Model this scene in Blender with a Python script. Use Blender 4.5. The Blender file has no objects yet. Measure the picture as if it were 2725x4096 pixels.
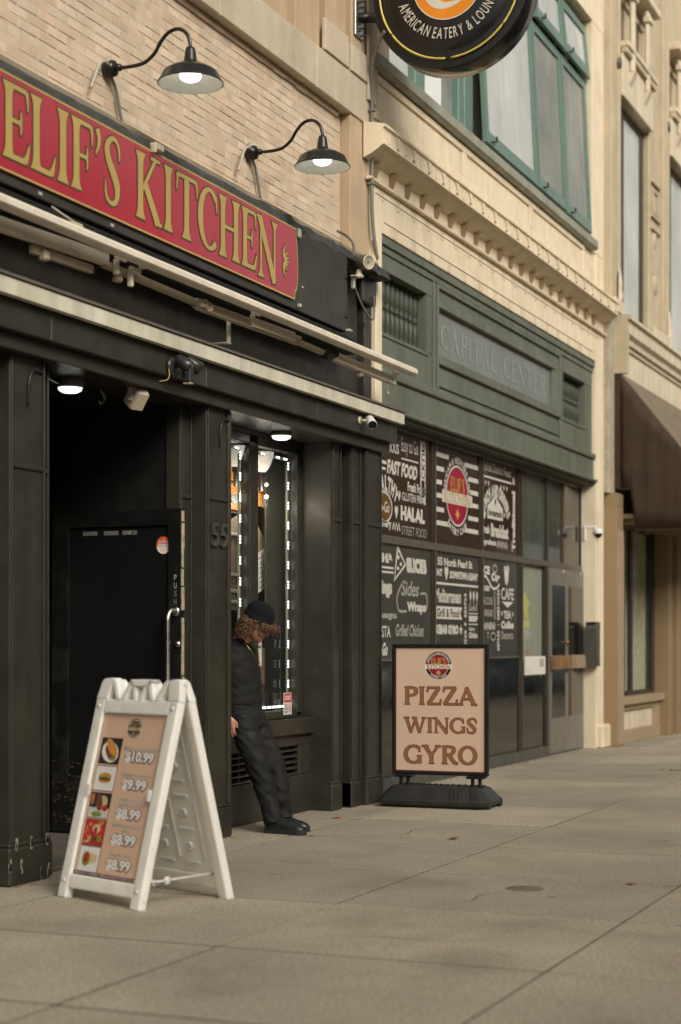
import bpy, math, random
from mathutils import Vector, Matrix, noise
random.seed(7)
R = math.radians
scene = bpy.context.scene
col = scene.collection

# ------------------------------------------------------------------ camera, sky, sun, exposure
cd = bpy.data.cameras.new("camera")
cam = bpy.data.objects.new("camera", cd)
col.objects.link(cam)
YAW = math.atan(2888 / 6800)
cam.location = (0, -5.15, 1.30)
cam.rotation_euler = (R(90), 0, -R(90) + YAW)
cd.sensor_fit = 'HORIZONTAL'
cd.sensor_width = 36
cd.lens = 36 * 6800 / 2725
cd.shift_y = (2570 - 2048) / 2725
cd.clip_start = 0.1
cd.clip_end = 400
cd.dof.use_dof = True
cd.dof.focus_distance = 11.8
cd.dof.aperture_fstop = 2.5
scene.camera = cam

SUN_EL, SUN_AZ = R(33), R(215)
world = bpy.data.worlds.new("World")
scene.world = world
world.use_nodes = True
wn = world.node_tree
wn.nodes.clear()
sky = wn.nodes.new("ShaderNodeTexSky")
sky.sky_type = 'NISHITA'
sky.sun_disc = False
sky.sun_elevation = SUN_EL
sky.sun_rotation = SUN_AZ
sky.dust_density = 4.0
bw = wn.nodes.new("ShaderNodeRGBToBW")
tint = wn.nodes.new("ShaderNodeMixRGB"); tint.blend_type = 'MULTIPLY'; tint.inputs[0].default_value = 1
tint.inputs[2].default_value = (1.0, 0.955, 0.875, 1)            # overcast: the cloud deck evens out the blue
over = wn.nodes.new("ShaderNodeMixRGB"); over.inputs[0].default_value = 0.96
bg = wn.nodes.new("ShaderNodeBackground"); bg.inputs[1].default_value = 0.15
wo = wn.nodes.new("ShaderNodeOutputWorld")
wn.links.new(sky.outputs[0], bw.inputs[0]); wn.links.new(bw.outputs[0], tint.inputs[1])
wn.links.new(sky.outputs[0], over.inputs[1]); wn.links.new(tint.outputs[0], over.inputs[2])
wn.links.new(over.outputs[0], bg.inputs[0]); wn.links.new(bg.outputs[0], wo.inputs[0])

sd = bpy.data.lights.new("sun", 'SUN'); sd.energy = 1.9; sd.angle = R(24); sd.color = (1, .95, .86)
sun = bpy.data.objects.new("sun", sd); col.objects.link(sun)
_d = Vector((math.sin(SUN_AZ) * math.cos(SUN_EL), math.cos(SUN_AZ) * math.cos(SUN_EL), math.sin(SUN_EL)))
sun.rotation_euler = _d.to_track_quat('Z', 'Y').to_euler()
scene.view_settings.view_transform = 'Standard'
scene.view_settings.look = 'None'
scene.view_settings.gamma = 1
scene.view_settings.use_curve_mapping = False
scene.view_settings.exposure = 0.16

# ------------------------------------------------------------------ materials
MATS = {}
def mat(name, c, rough=.6, metal=0., var=.12, scale=5., bump=0., bscale=60., spec=.5, streak=0., speck=0., spscale=120., rnd=0.,
        emit=0., c2=None, c2amt=.5, c2scale=2., coat=0., stain=None, stamt=.5, stscale=1.2, strength=.3, spots=0., sss=0., world_=False):
    m = bpy.data.materials.new(name); m.use_nodes = True
    nt = m.node_tree; N = nt.nodes; Lk = nt.links
    b = N["Principled BSDF"]
    b.inputs["Roughness"].default_value = rough
    b.inputs["Metallic"].default_value = metal
    b.inputs["Specular IOR Level"].default_value = spec
    if coat: b.inputs["Coat Weight"].default_value = coat; b.inputs["Coat Roughness"].default_value = .08
    tc = N.new("ShaderNodeTexCoord")
    co = N.new("ShaderNodeNewGeometry").outputs["Position"] if world_ else tc.outputs["Object"]
    def noisef(sc, detail=4, stretch=None, rough_=.55):
        n = N.new("ShaderNodeTexNoise"); n.inputs["Scale"].default_value = sc; n.inputs["Detail"].default_value = detail
        n.inputs["Roughness"].default_value = rough_
        if stretch:
            mp = N.new("ShaderNodeMapping"); mp.inputs["Scale"].default_value = stretch
            Lk.new(co, mp.inputs[0]); Lk.new(mp.outputs[0], n.inputs["Vector"])
        else: Lk.new(co, n.inputs["Vector"])
        return n.outputs["Fac"]
    def mr(src, a, b_, lo, hi):
        r = N.new("ShaderNodeMapRange"); r.inputs[1].default_value = a; r.inputs[2].default_value = b_
        r.inputs[3].default_value = lo; r.inputs[4].default_value = hi; Lk.new(src, r.inputs[0]); return r.outputs[0]
    def mult(cs, fac):
        mx = N.new("ShaderNodeMixRGB"); mx.blend_type = 'MULTIPLY'; mx.inputs[0].default_value = 1
        Lk.new(cs, mx.inputs[1]); Lk.new(fac, mx.inputs[2]); return mx.outputs[0]
    rgb = N.new("ShaderNodeRGB"); rgb.outputs[0].default_value = (*c, 1); cur = rgb.outputs[0]
    if rnd or c2:
        if c2:
            mx = N.new("ShaderNodeMixRGB"); Lk.new(cur, mx.inputs[1]); mx.inputs[2].default_value = (*c2, 1)
            if rnd:
                oi = N.new("ShaderNodeObjectInfo"); Lk.new(mr(oi.outputs["Random"], .35, .65, 0, c2amt), mx.inputs[0])
            else: Lk.new(mr(noisef(c2scale, 5), .42, .62, 0, c2amt), mx.inputs[0])
            cur = mx.outputs[0]
        if rnd:
            oi = N.new("ShaderNodeObjectInfo")
            w = N.new("ShaderNodeMath"); w.operation = 'MULTIPLY'; w.inputs[1].default_value = 7.31; Lk.new(oi.outputs["Random"], w.inputs[0])
            f = N.new("ShaderNodeMath"); f.operation = 'FRACT'; Lk.new(w.outputs[0], f.inputs[0])
            cur = mult(cur, mr(f.outputs[0], 0, 1, 1 - rnd, 1 + rnd))
    if var: cur = mult(cur, mr(noisef(scale, 6), .25, .75, 1 - var, 1 + var))
    if streak: cur = mult(cur, mr(noisef(3, 5, (3, 3, .35)), .35, .7, 1 + streak * .3, 1 - streak))
    if speck: cur = mult(cur, mr(noisef(spscale, 3), .3, .7, 1 - speck, 1 + speck))
    if stain:
        mx = N.new("ShaderNodeMixRGB"); Lk.new(cur, mx.inputs[1]); mx.inputs[2].default_value = (*stain, 1)
        Lk.new(mr(noisef(stscale, 8, None, .65), .52, .72, 0, stamt), mx.inputs[0]); cur = mx.outputs[0]
    if spots:
        vo = N.new("ShaderNodeTexVoronoi"); vo.inputs["Scale"].default_value = 2.1; Lk.new(co, vo.inputs["Vector"])
        cur = mult(cur, mr(vo.outputs["Distance"], .035, .06, 1 - spots, 1)); cur = mult(cur, mr(noisef(.55, 4), .35, .65, 1 - spots * .3, 1 + spots * .15))
    Lk.new(cur, b.inputs["Base Color"])
    if var: Lk.new(mr(noisef(scale * 1.7, 4), .3, .7, max(.02, rough - .08), min(1, rough + .1)), b.inputs["Roughness"])
    if bump:
        bp = N.new("ShaderNodeBump"); bp.inputs["Strength"].default_value = strength; bp.inputs["Distance"].default_value = bump
        Lk.new(noisef(bscale, 5), bp.inputs["Height"]); Lk.new(bp.outputs[0], b.inputs["Normal"])
    if sss:
        b.inputs["Subsurface Weight"].default_value = sss; b.inputs["Subsurface Radius"].default_value = (1, .95, .85); b.inputs["Subsurface Scale"].default_value = .05
    if emit:
        b.inputs["Emission Color"].default_value = (*c, 1); b.inputs["Emission Strength"].default_value = emit
    MATS[name] = m
    return m

def glass_mat(name, tint=(1, 1, 1), refl=1.0):
    m = bpy.data.materials.new(name); m.use_nodes = True
    nt = m.node_tree; N = nt.nodes; N.clear()
    tr = N.new("ShaderNodeBsdfTransparent"); tr.inputs[0].default_value = (*tint, 1)
    gl = N.new("ShaderNodeBsdfGlossy"); gl.inputs["Roughness"].default_value = .015; gl.inputs[0].default_value = (refl, refl, refl, 1)
    fr = N.new("ShaderNodeFresnel"); ge = N.new("ShaderNodeNewGeometry"); mr_ = N.new("ShaderNodeMapRange")
    mr_.inputs[3].default_value = 1.45; mr_.inputs[4].default_value = 1 / 1.45                     # same reflectance from either face
    nt.links.new(ge.outputs["Backfacing"], mr_.inputs[0]); nt.links.new(mr_.outputs[0], fr.inputs[0])
    mx = N.new("ShaderNodeMixShader"); o = N.new("ShaderNodeOutputMaterial")
    nt.links.new(fr.outputs[0], mx.inputs[0]); nt.links.new(tr.outputs[0], mx.inputs[1]); nt.links.new(gl.outputs[0], mx.inputs[2])
    nt.links.new(mx.outputs[0], o.inputs[0]); MATS[name] = m
    return m

M = MATS
mat("brick", (.56, .455, .345), .85, world_=True, var=.13, scale=9, bump=.004, bscale=70, rnd=.12, c2=(.54, .385, .265), c2amt=.55, stain=(.36, .27, .16), stamt=.35, stscale=3)
mat("mortar", (.52, .405, .275), .95, var=.15, scale=9, bump=.004, bscale=80)
mat("limestone", (.50, .42, .31), .85, var=.12, scale=3, bump=.002, bscale=40, streak=.10, stain=(.24, .19, .12), stamt=.35, stscale=1.6)
mat("limestone_pink", (.45, .33, .21), .85, var=.12, scale=3, bump=.002, bscale=40, streak=.08)
mat("black_paint", (.030, .0275, .0195), .42, var=.28, scale=5, bump=.0014, bscale=22, streak=.2, stain=(.047, .042, .030), stamt=.6, stscale=2.2)
mat("black_trim", (.034, .031, .0225), .34, var=.18, scale=6, bump=.001, bscale=40)
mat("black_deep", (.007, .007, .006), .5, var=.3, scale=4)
mat("black_worn", (.006, .006, .0055), .4, var=.25, scale=6, stain=(.05, .045, .03), stamt=.5, stscale=5)
mat("worn_edge", (.42, .36, .27), .5, var=.3, scale=22, stain=(.06, .05, .04), stamt=.8, stscale=16)
mat("gutter_white", (.62, .58, .46), .5, var=.12, scale=3, streak=.22, stain=(.42, .42, .28), stamt=.4, stscale=2)
mat("flashing", (.115, .10, .080), .6, var=.2, scale=5, bump=.002, bscale=30)
mat("tar", (.035, .036, .031), .7, var=.35, scale=9, bump=.02, bscale=16, strength=.8, stain=(.10, .10, .085), stamt=.6, stscale=8)
mat("ledge_grey", (.24, .20, .14), .75, var=.2, scale=6, bump=.003, bscale=40)
mat("box_metal", (.036, .035, .029), .40, var=.3, scale=2.5, bump=.001, bscale=20, stain=(.06, .055, .044), stamt=.5, stscale=1.4)
mat("sign_red", (.38, .022, .042), .16, var=.10, scale=1.1, spec=.6, coat=.5)
mat("gold", (.43, .30, .10), .35, var=.08, scale=3)
mat("gold_dark", (.075, .065, .022), .4, var=.1)
mat("awning_white", (.70, .63, .51), .42, var=.10, scale=4, stain=(.34, .26, .16), stamt=.30, stscale=6)
mat("number_grey", (.062, .056, .043), .4, var=.1)
mat("cornice_brown", (.27, .185, .10), .8, var=.2)  # darker brown of the cornice brackets and lip rosettes
mat("awning_tan", (.44, .37, .26), .5, var=.15, scale=5, stain=(.16, .12, .075), stamt=.5, stscale=5)
mat("lamp_black", (.012, .012, .011), .2, var=.05, spec=.5)
mat("lamp_white", (.66, .67, .60), .4, var=.06)
mat("bulb", (1, .97, .90), .3, var=0, emit=3.0)
mat("bulb_soft", (1, .98, .93), .3, var=0, emit=1.7)
mat("led", (.93, 1, .93), .3, var=0, emit=6.0)
mat("light_rim", (.10, .10, .085), .4, var=.1)
mat("flood_black", (.022, .023, .022), .35, var=.2)
mat("led_rail", (.30, .32, .25), .3, var=.1)
mat("steel", (.55, .53, .48), .30, metal=1, var=.1)
mat("conduit", (.40, .36, .28), .5, var=.15, scale=8)
mat("conduit_dark", (.16, .15, .125), .5, var=.15, scale=8)
mat("green_paint", (.128, .139, .108), .5, var=.14, scale=3, bump=.001, bscale=25, streak=.2, stain=(.17, .18, .135), stamt=.45, stscale=1.1)
mat("green_dark", (.034, .043, .026), .55, var=.15, scale=5)
mat("teal_paint", (.13, .205, .168), .42, var=.12, scale=6)
mat("cream_paint", (.74, .63, .455), .75, var=.07, scale=2.5, bump=.002, bscale=30, streak=.12, stain=(.50, .37, .20), stamt=.42, stscale=2.2)
mat("stucco_grey", (.36, .31, .23), .95, var=.18, scale=8, speck=.3, spscale=60, bump=.006, bscale=60)
mat("sill_grey", (.27, .27, .21), .7, var=.2, scale=5, streak=.15)
mat("tan_stone", (.48, .395, .27), .8, var=.10, scale=3, bump=.002, bscale=40, streak=.12, stain=(.36, .24, .12), stamt=.35, stscale=2)
mat("tan_light", (.62, .53, .39), .8, var=.1, scale=3, streak=.2)
mat("brown_paint", (.27, .188, .10), .55, var=.08, scale=3)
mat("brown_light", (.35, .262, .165), .55, var=.08, scale=3)
mat("bronze", (.095, .083, .064), .38, var=.12, scale=6)
mat("bronze_dark", (.030, .024, .018), .35, var=.2, scale=6)
mat("alu", (.155, .143, .118), .38, var=.12, scale=4)
mat("film_brown", (.040, .024, .017), .035, var=.25, scale=1.2, spec=.55)
mat("film_grey", (.060, .058, .047), .035, var=.35, scale=1.0, spec=.8)
mat("glass_black", (.010, .010, .0095), .03, var=.2, scale=2, spec=1.0)
mat("glass_green", (.075, .084, .068), .04, var=.3, scale=1.3, streak=.3, spec=.6)
mat("glass_pale", (.52, .535, .505), .05, var=.22, scale=.9, streak=.10, spec=.6)  # pale base colour stands for blinds and sky reflection together
mat("glass_mid", (.24, .25, .215), .04, var=.35, scale=1.2, streak=.2, spec=.6)
mat("glass_white", (.80, .80, .78), .1, var=.03)
mat("curtain_green", (.25, .265, .20), .3, var=.12, scale=1.5, spec=.5)
mat("curtain_pale", (.36, .37, .26), .25, var=.12, scale=1.5, spec=.6)
mat("vinyl_white", (.56, .535, .475), .5, var=.05, scale=8)
mat("vinyl_dim", (.32, .305, .27), .5, var=.08, scale=8)
mat("vinyl_red", (.30, .010, .035), .3, var=.05)
mat("vinyl_gold", (.50, .33, .06), .4, var=.05)
mat("vinyl_black", (.012, .012, .012), .35, var=0)
mat("vinyl_amber", (.15, .075, .018), .1, var=.3, scale=3)
mat("yellow_decal", (.40, .41, .13), .5, var=.1)
mat("sign_glass", (.185, .195, .182), .35, var=.12, scale=2, spec=.4)
mat("letter_faint", (.30, .315, .295), .5, var=.1)
mat("wood_plank", (.27, .15, .065), .6, var=.3, scale=9, streak=.3, c2=(.16, .085, .036), c2amt=.6, c2scale=8)
mat("wood_grey", (.30, .22, .145), .7, var=.25, scale=9, streak=.2)
mat("mailbox_grey", (.085, .080, .064), .5, var=.15)
mat("plastic_white", (.84, .81, .73), .38, var=.05, scale=4, stain=(.50, .44, .33), stamt=.4, stscale=5, sss=.7)
mat("poster_peach", (.68, .455, .315), .35, var=.02, scale=2)
mat("poster_peach2", (.67, .475, .345), .45, var=.02, scale=2)
mat("print_white", (.78, .76, .70), .45, var=.02)
mat("label_grey", (.15, .15, .125), .5, var=.05)
mat("print_grey", (.62, .60, .55), .45, var=.02)
mat("print_maroon", (.10, .018, .022), .45, var=.03)
mat("print_dark", (.028, .022, .022), .45, var=.1)
mat("print_brown", (.27, .135, .055), .45, var=.03)
mat("print_outline", (.20, .018, .018), .45, var=.03)
mat("bun", (.62, .27, .05), .5, var=.25, scale=30)
mat("meat", (.17, .055, .03), .5, var=.5, scale=90)
mat("tomato", (.50, .03, .02), .5, var=.3, scale=40)
mat("lettuce", (.20, .27, .05), .5, var=.4, scale=60)
mat("wrap", (.62, .46, .27), .5, var=.2, scale=25)
mat("fries", (.58, .20, .04), .5, var=.4, scale=60)
mat("frame_black", (.010, .010, .010), .35, var=.1)
mat("rubber", (.020, .020, .019), .42, var=.25, scale=6, bump=.001, bscale=50, stain=(.05, .05, .045), stamt=.4, stscale=5)
mat("speaker_pink", (.44, .36, .31), .5, var=.06)
mat("camera_white", (.70, .67, .60), .4, var=.05)
mat("camera_grey", (.075, .072, .06), .45, var=.15)
mat("lens", (.006, .006, .006), .08, var=0)
mat("ivory", (.52, .45, .32), .5, var=.08)
mat("disc_black", (.009, .009, .009), .30, var=.3, scale=3, streak=.3)
mat("disc_orange", (.72, .235, .012), .35, var=.05)
mat("disc_rim", (.10, .09, .075), .14, metal=.9, var=.2)
mat("neon_tube", (.62, .50, .10), .3, var=.1)
mat("disc_letter", (.62, .57, .48), .4, var=.05)
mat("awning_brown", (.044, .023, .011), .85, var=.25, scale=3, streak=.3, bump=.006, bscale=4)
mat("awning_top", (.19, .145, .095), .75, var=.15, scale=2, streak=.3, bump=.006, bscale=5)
mat("paper_white", (.66, .64, .57), .6, var=.05)
mat("card_red", (.52, .04, .06), .5, var=.05)
mat("sticker_orange", (.66, .10, .02), .4, var=.05)
mat("reflected_amber", (.66, .27, .03), .7, var=.12, scale=5)  # orange of the street reflections modelled behind the shop glass
mat("reflected_tan", (.36, .29, .20), .7, var=.08, scale=4)  # tan of the reflected building modelled behind the shop glass
mat("reflected_glow", (.90, .88, .80), .3, var=.03, emit=.3)  # glow put in so the reflected lamp shape looks bright
mat("olive_board", (.040, .040, .028), .5, var=.15, scale=2, streak=.1)
mat("skin", (.50, .235, .155), .5, var=.08, scale=20)
mat("shirt_black", (.0125, .012, .0112), .8, var=.2, scale=10, bump=.012, bscale=11, strength=.7, spec=.25)
mat("trouser_black", (.0105, .010, .0095), .7, var=.25, scale=9, bump=.014, bscale=10, strength=.8, spec=.3)
mat("beanie", (.010, .010, .012), .95, var=.25, scale=60, bump=.003, bscale=160, spec=.15)
mat("hair", (.105, .052, .024), .5, var=.45, scale=25, spec=.4)
mat("shoe_black", (.018, .018, .0175), .32, var=.2, scale=12, bump=.001, bscale=60)
mat("shoe_sole", (.020, .020, .019), .6, var=.2)
mat("sock_grey", (.32, .31, .29), .9, var=.1)
mat("jewel_gold", (.40, .27, .10), .25, metal=1, var=0)
mat("lip", (.36, .12, .09), .5, var=.05)
mat("eye_dark", (.03, .02, .015), .3, var=0)
mat("paving", (.345, .302, .22), .9, var=.12, scale=1.4, speck=.32, spscale=58, bump=.003, bscale=90, rnd=.10, stain=(.19, .155, .105), stamt=.55, stscale=1.3, strength=.6, spots=.5, world_=True)
mat("joint_dirt", (.060, .050, .034), .95, var=.3, scale=12, stain=(.10, .12, .035), stamt=.5, stscale=5)
mat("asphalt", (.055, .054, .052), .85, var=.2, scale=4, speck=.3, spscale=60)
mat("kerb_stone", (.36, .33, .28), .85, var=.15)
mat("weed", (.10, .16, .025), .7, var=.3)
mat("leaf_orange", (.32, .135, .055), .7, var=.2, rnd=.3)
mat("rust", (.16, .13, .095), .8, var=.4, scale=30, bump=.004, bscale=60)
mat("far_brick", (.30, .17, .11), .85, var=.12)
mat("far_stone", (.48, .42, .33), .85, var=.1)
mat("car_paint", (.62, .63, .64), .2, var=0, coat=1)
mat("car_blue", (.05, .10, .22), .2, var=0, coat=1)
glass_mat("clear_glass")

# ------------------------------------------------------------------ mesh builder
class MB:
    def __init__(s): s.v = []; s.f = []; s.mi = []; s.sm = []
    def add(s, vs, fs, mi=0, smooth=False):
        o = len(s.v); s.v.extend([tuple(p) for p in vs])
        for f in fs: s.f.append(tuple(i + o for i in f)); s.mi.append(mi); s.sm.append(smooth)
        return s
    def box(s, x0, x1, y0, y1, z0, z1, b=0., mi=0):
        if b <= 0:
            vs = [(x, y, z) for x in (x0, x1) for y in (y0, y1) for z in (z0, z1)]
            return s.add(vs, [(0, 1, 3, 2), (4, 6, 7, 5), (0, 4, 5, 1), (2, 3, 7, 6), (0, 2, 6, 4), (1, 5, 7, 3)], mi)
        b = min(b, abs(x1 - x0) * .49, abs(y1 - y0) * .49, abs(z1 - z0) * .49)
        X, Y, Z = (x0, x1), (y0, y1), (z0, z1); I = {}; vs = []
        for i in (0, 1):
            for j in (0, 1):
                for k in (0, 1):
                    cx, cy, cz = X[i] + (b if i == 0 else -b), Y[j] + (b if j == 0 else -b), Z[k] + (b if k == 0 else -b)
                    for a, p in enumerate(((X[i], cy, cz), (cx, Y[j], cz), (cx, cy, Z[k]))): I[i, j, k, a] = len(vs); vs.append(p)
        fs = []
        for i in (0, 1):
            q = [I[i, 0, 0, 0], I[i, 1, 0, 0], I[i, 1, 1, 0], I[i, 0, 1, 0]]; fs.append(q if i else q[::-1])
            q = [I[0, i, 0, 1], I[1, i, 0, 1], I[1, i, 1, 1], I[0, i, 1, 1]]; fs.append(q[::-1] if i else q)
            q = [I[0, 0, i, 2], I[1, 0, i, 2], I[1, 1, i, 2], I[0, 1, i, 2]]; fs.append(q if i else q[::-1])
        for i in (0, 1):
            for j in (0, 1):
                q = [I[i, j, 0, 0], I[i, j, 1, 0], I[i, j, 1, 1], I[i, j, 0, 1]]; fs.append(q if i == j else q[::-1])
                q = [I[i, 0, j, 0], I[i, 1, j, 0], I[i, 1, j, 2], I[i, 0, j, 2]]; fs.append(q[::-1] if i == j else q)
                q = [I[0, i, j, 1], I[1, i, j, 1], I[1, i, j, 2], I[0, i, j, 2]]; fs.append(q if i == j else q[::-1])
                for k in (0, 1):
                    q = [I[i, j, k, 0], I[i, j, k, 1], I[i, j, k, 2]]; fs.append(q if (i + j + k) % 2 else q[::-1])
        return s.add(vs, fs, mi)
    def tube(s, path, r, n=10, mi=0, caps=True, smooth=True):
        P = [Vector(p) for p in path]; rs = r if isinstance(r, (list, tuple)) else [r] * len(P)
        t0 = (P[1] - P[0]).normalized()
        up = Vector((0, 0, 1)) if abs(t0.z) < .9 else Vector((1, 0, 0))
        u = t0.cross(up).normalized(); vs = []
        for i, p in enumerate(P):
            t = (P[min(i + 1, len(P) - 1)] - P[max(i - 1, 0)]).normalized()
            u = (u - t * u.dot(t)).normalized(); w = t.cross(u)
            for k in range(n):
                a = 2 * math.pi * k / n; vs.append(p + (u * math.cos(a) + w * math.sin(a)) * rs[i])
        fs = [(i * n + k, i * n + (k + 1) % n, (i + 1) * n + (k + 1) % n, (i + 1) * n + k) for i in range(len(P) - 1) for k in range(n)]
        s.add(vs, fs, mi, smooth)
        if caps:
            o = len(s.v) - len(vs)
            s.f.append(tuple(o + k for k in range(n))[::-1]); s.mi.append(mi); s.sm.append(False)
            s.f.append(tuple(o + (len(P) - 1) * n + k for k in range(n))); s.mi.append(mi); s.sm.append(False)
        return s
    def lathe(s, prof, n=24, mi=0, mp=None, smooth=True, sq=1.):
        mp = mp or (lambda x, y, z: (x, y, z)); vs = []
        for r, z in prof:
            for k in range(n):
                a = 2 * math.pi * k / n; vs.append(mp(r * math.cos(a), r * math.sin(a) * sq, z))
        fs = [(i * n + k, i * n + (k + 1) % n, (i + 1) * n + (k + 1) % n, (i + 1) * n + k) for i in range(len(prof) - 1) for k in range(n)]
        return s.add(vs, fs, mi, smooth)
    def prism(s, poly, mp, w0, w1, mi=0):
        n = len(poly); vs = [mp(u, v, w0) for u, v in poly] + [mp(u, v, w1) for u, v in poly]
        fs = [tuple(range(n))[::-1], tuple(range(n, 2 * n))] + [(i, (i + 1) % n, n + (i + 1) % n, n + i) for i in range(n)]
        return s.add(vs, fs, mi)
    def poly(s, pts, mp, w, mi=0): return s.add([mp(u, v, w) for u, v in pts], [tuple(range(len(pts)))], mi)
    def ell(s, cu, cv, ru, rv, mp, w, mi=0, n=32, rot=0, a0=0, a1=360):
        pts = []; m_ = n if a1 - a0 >= 360 else n + 1
        for k in range(m_):
            a = R(a0 + (a1 - a0) * k / n); x, y = ru * math.cos(a), rv * math.sin(a)
            pts.append((cu + x * math.cos(rot) - y * math.sin(rot), cv + x * math.sin(rot) + y * math.cos(rot)))
        return s.poly(pts, mp, w, mi)
    def ring(s, cu, cv, ru, rv, t, mp, w, mi=0, n=48, a0=0, a1=360):
        pts = []; fs = []
        for k in range(n + 1):
            a = R(a0 + (a1 - a0) * k / n)
            pts += [mp(cu + ru * math.cos(a), cv + rv * math.sin(a), w), mp(cu + (ru - t) * math.cos(a), cv + (rv - t) * math.sin(a), w)]
        for k in range(n): fs.append((2 * k, 2 * k + 2, 2 * k + 3, 2 * k + 1))
        return s.add(pts, fs, mi)
    def rib(s, pts, hw, mp, w, mi=0, o=0.):
        n = len(pts); L_ = []; R_ = []
        for i, (x, y) in enumerate(pts):
            ax, ay = pts[max(i - 1, 0)]; bx, by = pts[min(i + 1, n - 1)]
            d = math.hypot(bx - ax, by - ay) or 1e-9; tx, ty = (bx - ax) / d, (by - ay) / d
            ex = -o if i == 0 else (o if i == n - 1 else 0); h = hw[i] + o
            px, py = x + tx * ex, y + ty * ex
            L_.append(mp(px - ty * h, py + tx * h, w)); R_.append(mp(px + ty * h, py - tx * h, w))
        vs = L_ + R_; fs = [(i, n + i, n + i + 1, i + 1) for i in range(n - 1)]
        return s.add(vs, fs, mi)
    def text(s, st, mp, u0, v0, u1, v1, w, mi=0, bold=0., shear=0., align=None):
        vs, fs, bx = text_geo(st, bold)
        sx = (u1 - u0) / max(bx[2] - bx[0], 1e-6); sy = (v1 - v0) / max(bx[3] - bx[1], 1e-6)
        if align == 'h': sx = sy
        s.add([mp(u0 + (x - bx[0]) * sx + (y - bx[1]) * sy * shear, v0 + (y - bx[1]) * sy, w) for x, y in vs], fs, mi); return s
    def arc_text(s, st, mp, cu, cv, ru, rv, a0, a1, h, w, mi=0, bold=0., inside=False, squeeze=1.):
        adv = []
        for ch in st:
            if ch == ' ': adv.append(.32)
            else:
                b = text_geo(ch, bold)[2]; adv.append((b[2] - b[0]) + .09)
        tot = sum(adv); pos = 0
        for ch, ad in zip(st, adv):
            mid = (pos + ad / 2) / tot; pos += ad
            if ch == ' ': continue
            a = R(a0 + (a1 - a0) * mid); vs, fs, b = text_geo(ch, bold)
            sc = h / .73; cx = (b[0] + b[2]) / 2; sg = -1 if inside else 1
            arc = abs(R(a1 - a0)) * ru / tot; sx = min(sc, arc * 1.02) * squeeze
            pts = []
            for x, y in vs:
                du, dv = (x - cx) * sx, (y - .365) * sc
                if inside: rr = -dv; tt = du
                else: rr = dv; tt = -du
                aa = a + tt / ru if True else a
                pts.append(mp(cu + (ru + rr) * math.cos(aa), cv + (rv + rr) * math.sin(aa), w))
            s.add(pts, fs, mi)
        return s
    def build(s, name, mats, parent=None, loc=None, rot=None, **tags):
        me = bpy.data.meshes.new(name); me.from_pydata(s.v, [], s.f)
        mats = mats if isinstance(mats, (list, tuple)) else [mats]
        for m in mats: me.materials.append(M[m])
        me.polygons.foreach_set("material_index", s.mi); me.polygons.foreach_set("use_smooth", s.sm); me.update()
        o = bpy.data.objects.new(name, me); col.objects.link(o)
        if parent is not None: o.parent = parent
        if loc: o.location = loc
        if rot: o.rotation_euler = rot
        for k, v in tags.items(): o[k] = v
        return o

_TG = {}
def text_geo(st, bold=0.):
    k = (st, bold)
    if k not in _TG:
        c = bpy.data.curves.new("t", 'FONT'); c.body = st; c.resolution_u = 3; c.offset = bold
        o = bpy.data.objects.new("t", c); me = bpy.data.meshes.new_from_object(o)
        vs = [(v.co.x, v.co.y) for v in me.vertices]; fs = [tuple(p.vertices) for p in me.polygons]
        bpy.data.objects.remove(o); bpy.data.curves.remove(c); bpy.data.meshes.remove(me)
        xs = [p[0] for p in vs] or [0, 1]; ys = [p[1] for p in vs] or [0, 1]
        _TG[k] = (vs, fs, (min(xs), min(ys), max(xs), max(ys)))
    return _TG[k]

def thing(name, label, cat, loc=(0, 0, 0), rz=0., group=None):
    o = bpy.data.objects.new(name, None); col.objects.link(o); o.empty_display_size = .1
    o.location = loc; o.rotation_euler = (0, 0, rz); o["label"] = label; o["category"] = cat
    if group: o["group"] = group
    return o
def tag(o, label, cat, group=None, kind=None):
    o["label"] = label; o["category"] = cat
    if group: o["group"] = group
    if kind: o["kind"] = kind
    return o
def inst(src, parent, loc=None, rot=None, scale=None):
    o = src.copy(); col.objects.link(o); o.parent = parent
    if loc is not None: o.location = loc
    if rot is not None: o.rotation_euler = rot
    if scale is not None: o.scale = scale
    return o
def copy_tree(o, parent=None):
    c = o.copy(); col.objects.link(c); c.parent = parent
    for ch in list(o.children): copy_tree(ch, c)
    return c
def fac(Y): return lambda u, v, w: (u, Y - w, v)           # a plane along the street, w towards the street
def side(X): return lambda u, v, w: (X - w, -u, v)         # a plane across the pavement, facing the way one walks
def cr(pts, n=6):
    out = []; m = len(pts)
    for i in range(m - 1):
        p0, p1, p2, p3 = pts[max(i - 1, 0)], pts[i], pts[i + 1], pts[min(i + 2, m - 1)]
        for k in range(n):
            t = k / n
            out.append(tuple(.5 * (2 * b + (c_ - a) * t + (2 * a - 5 * b + 4 * c_ - d) * t * t + (3 * b - a - 3 * c_ + d) * t ** 3) for a, b, c_, d in zip(p0, p1, p2, p3)))
    out.append(tuple(pts[-1])); return out

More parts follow.
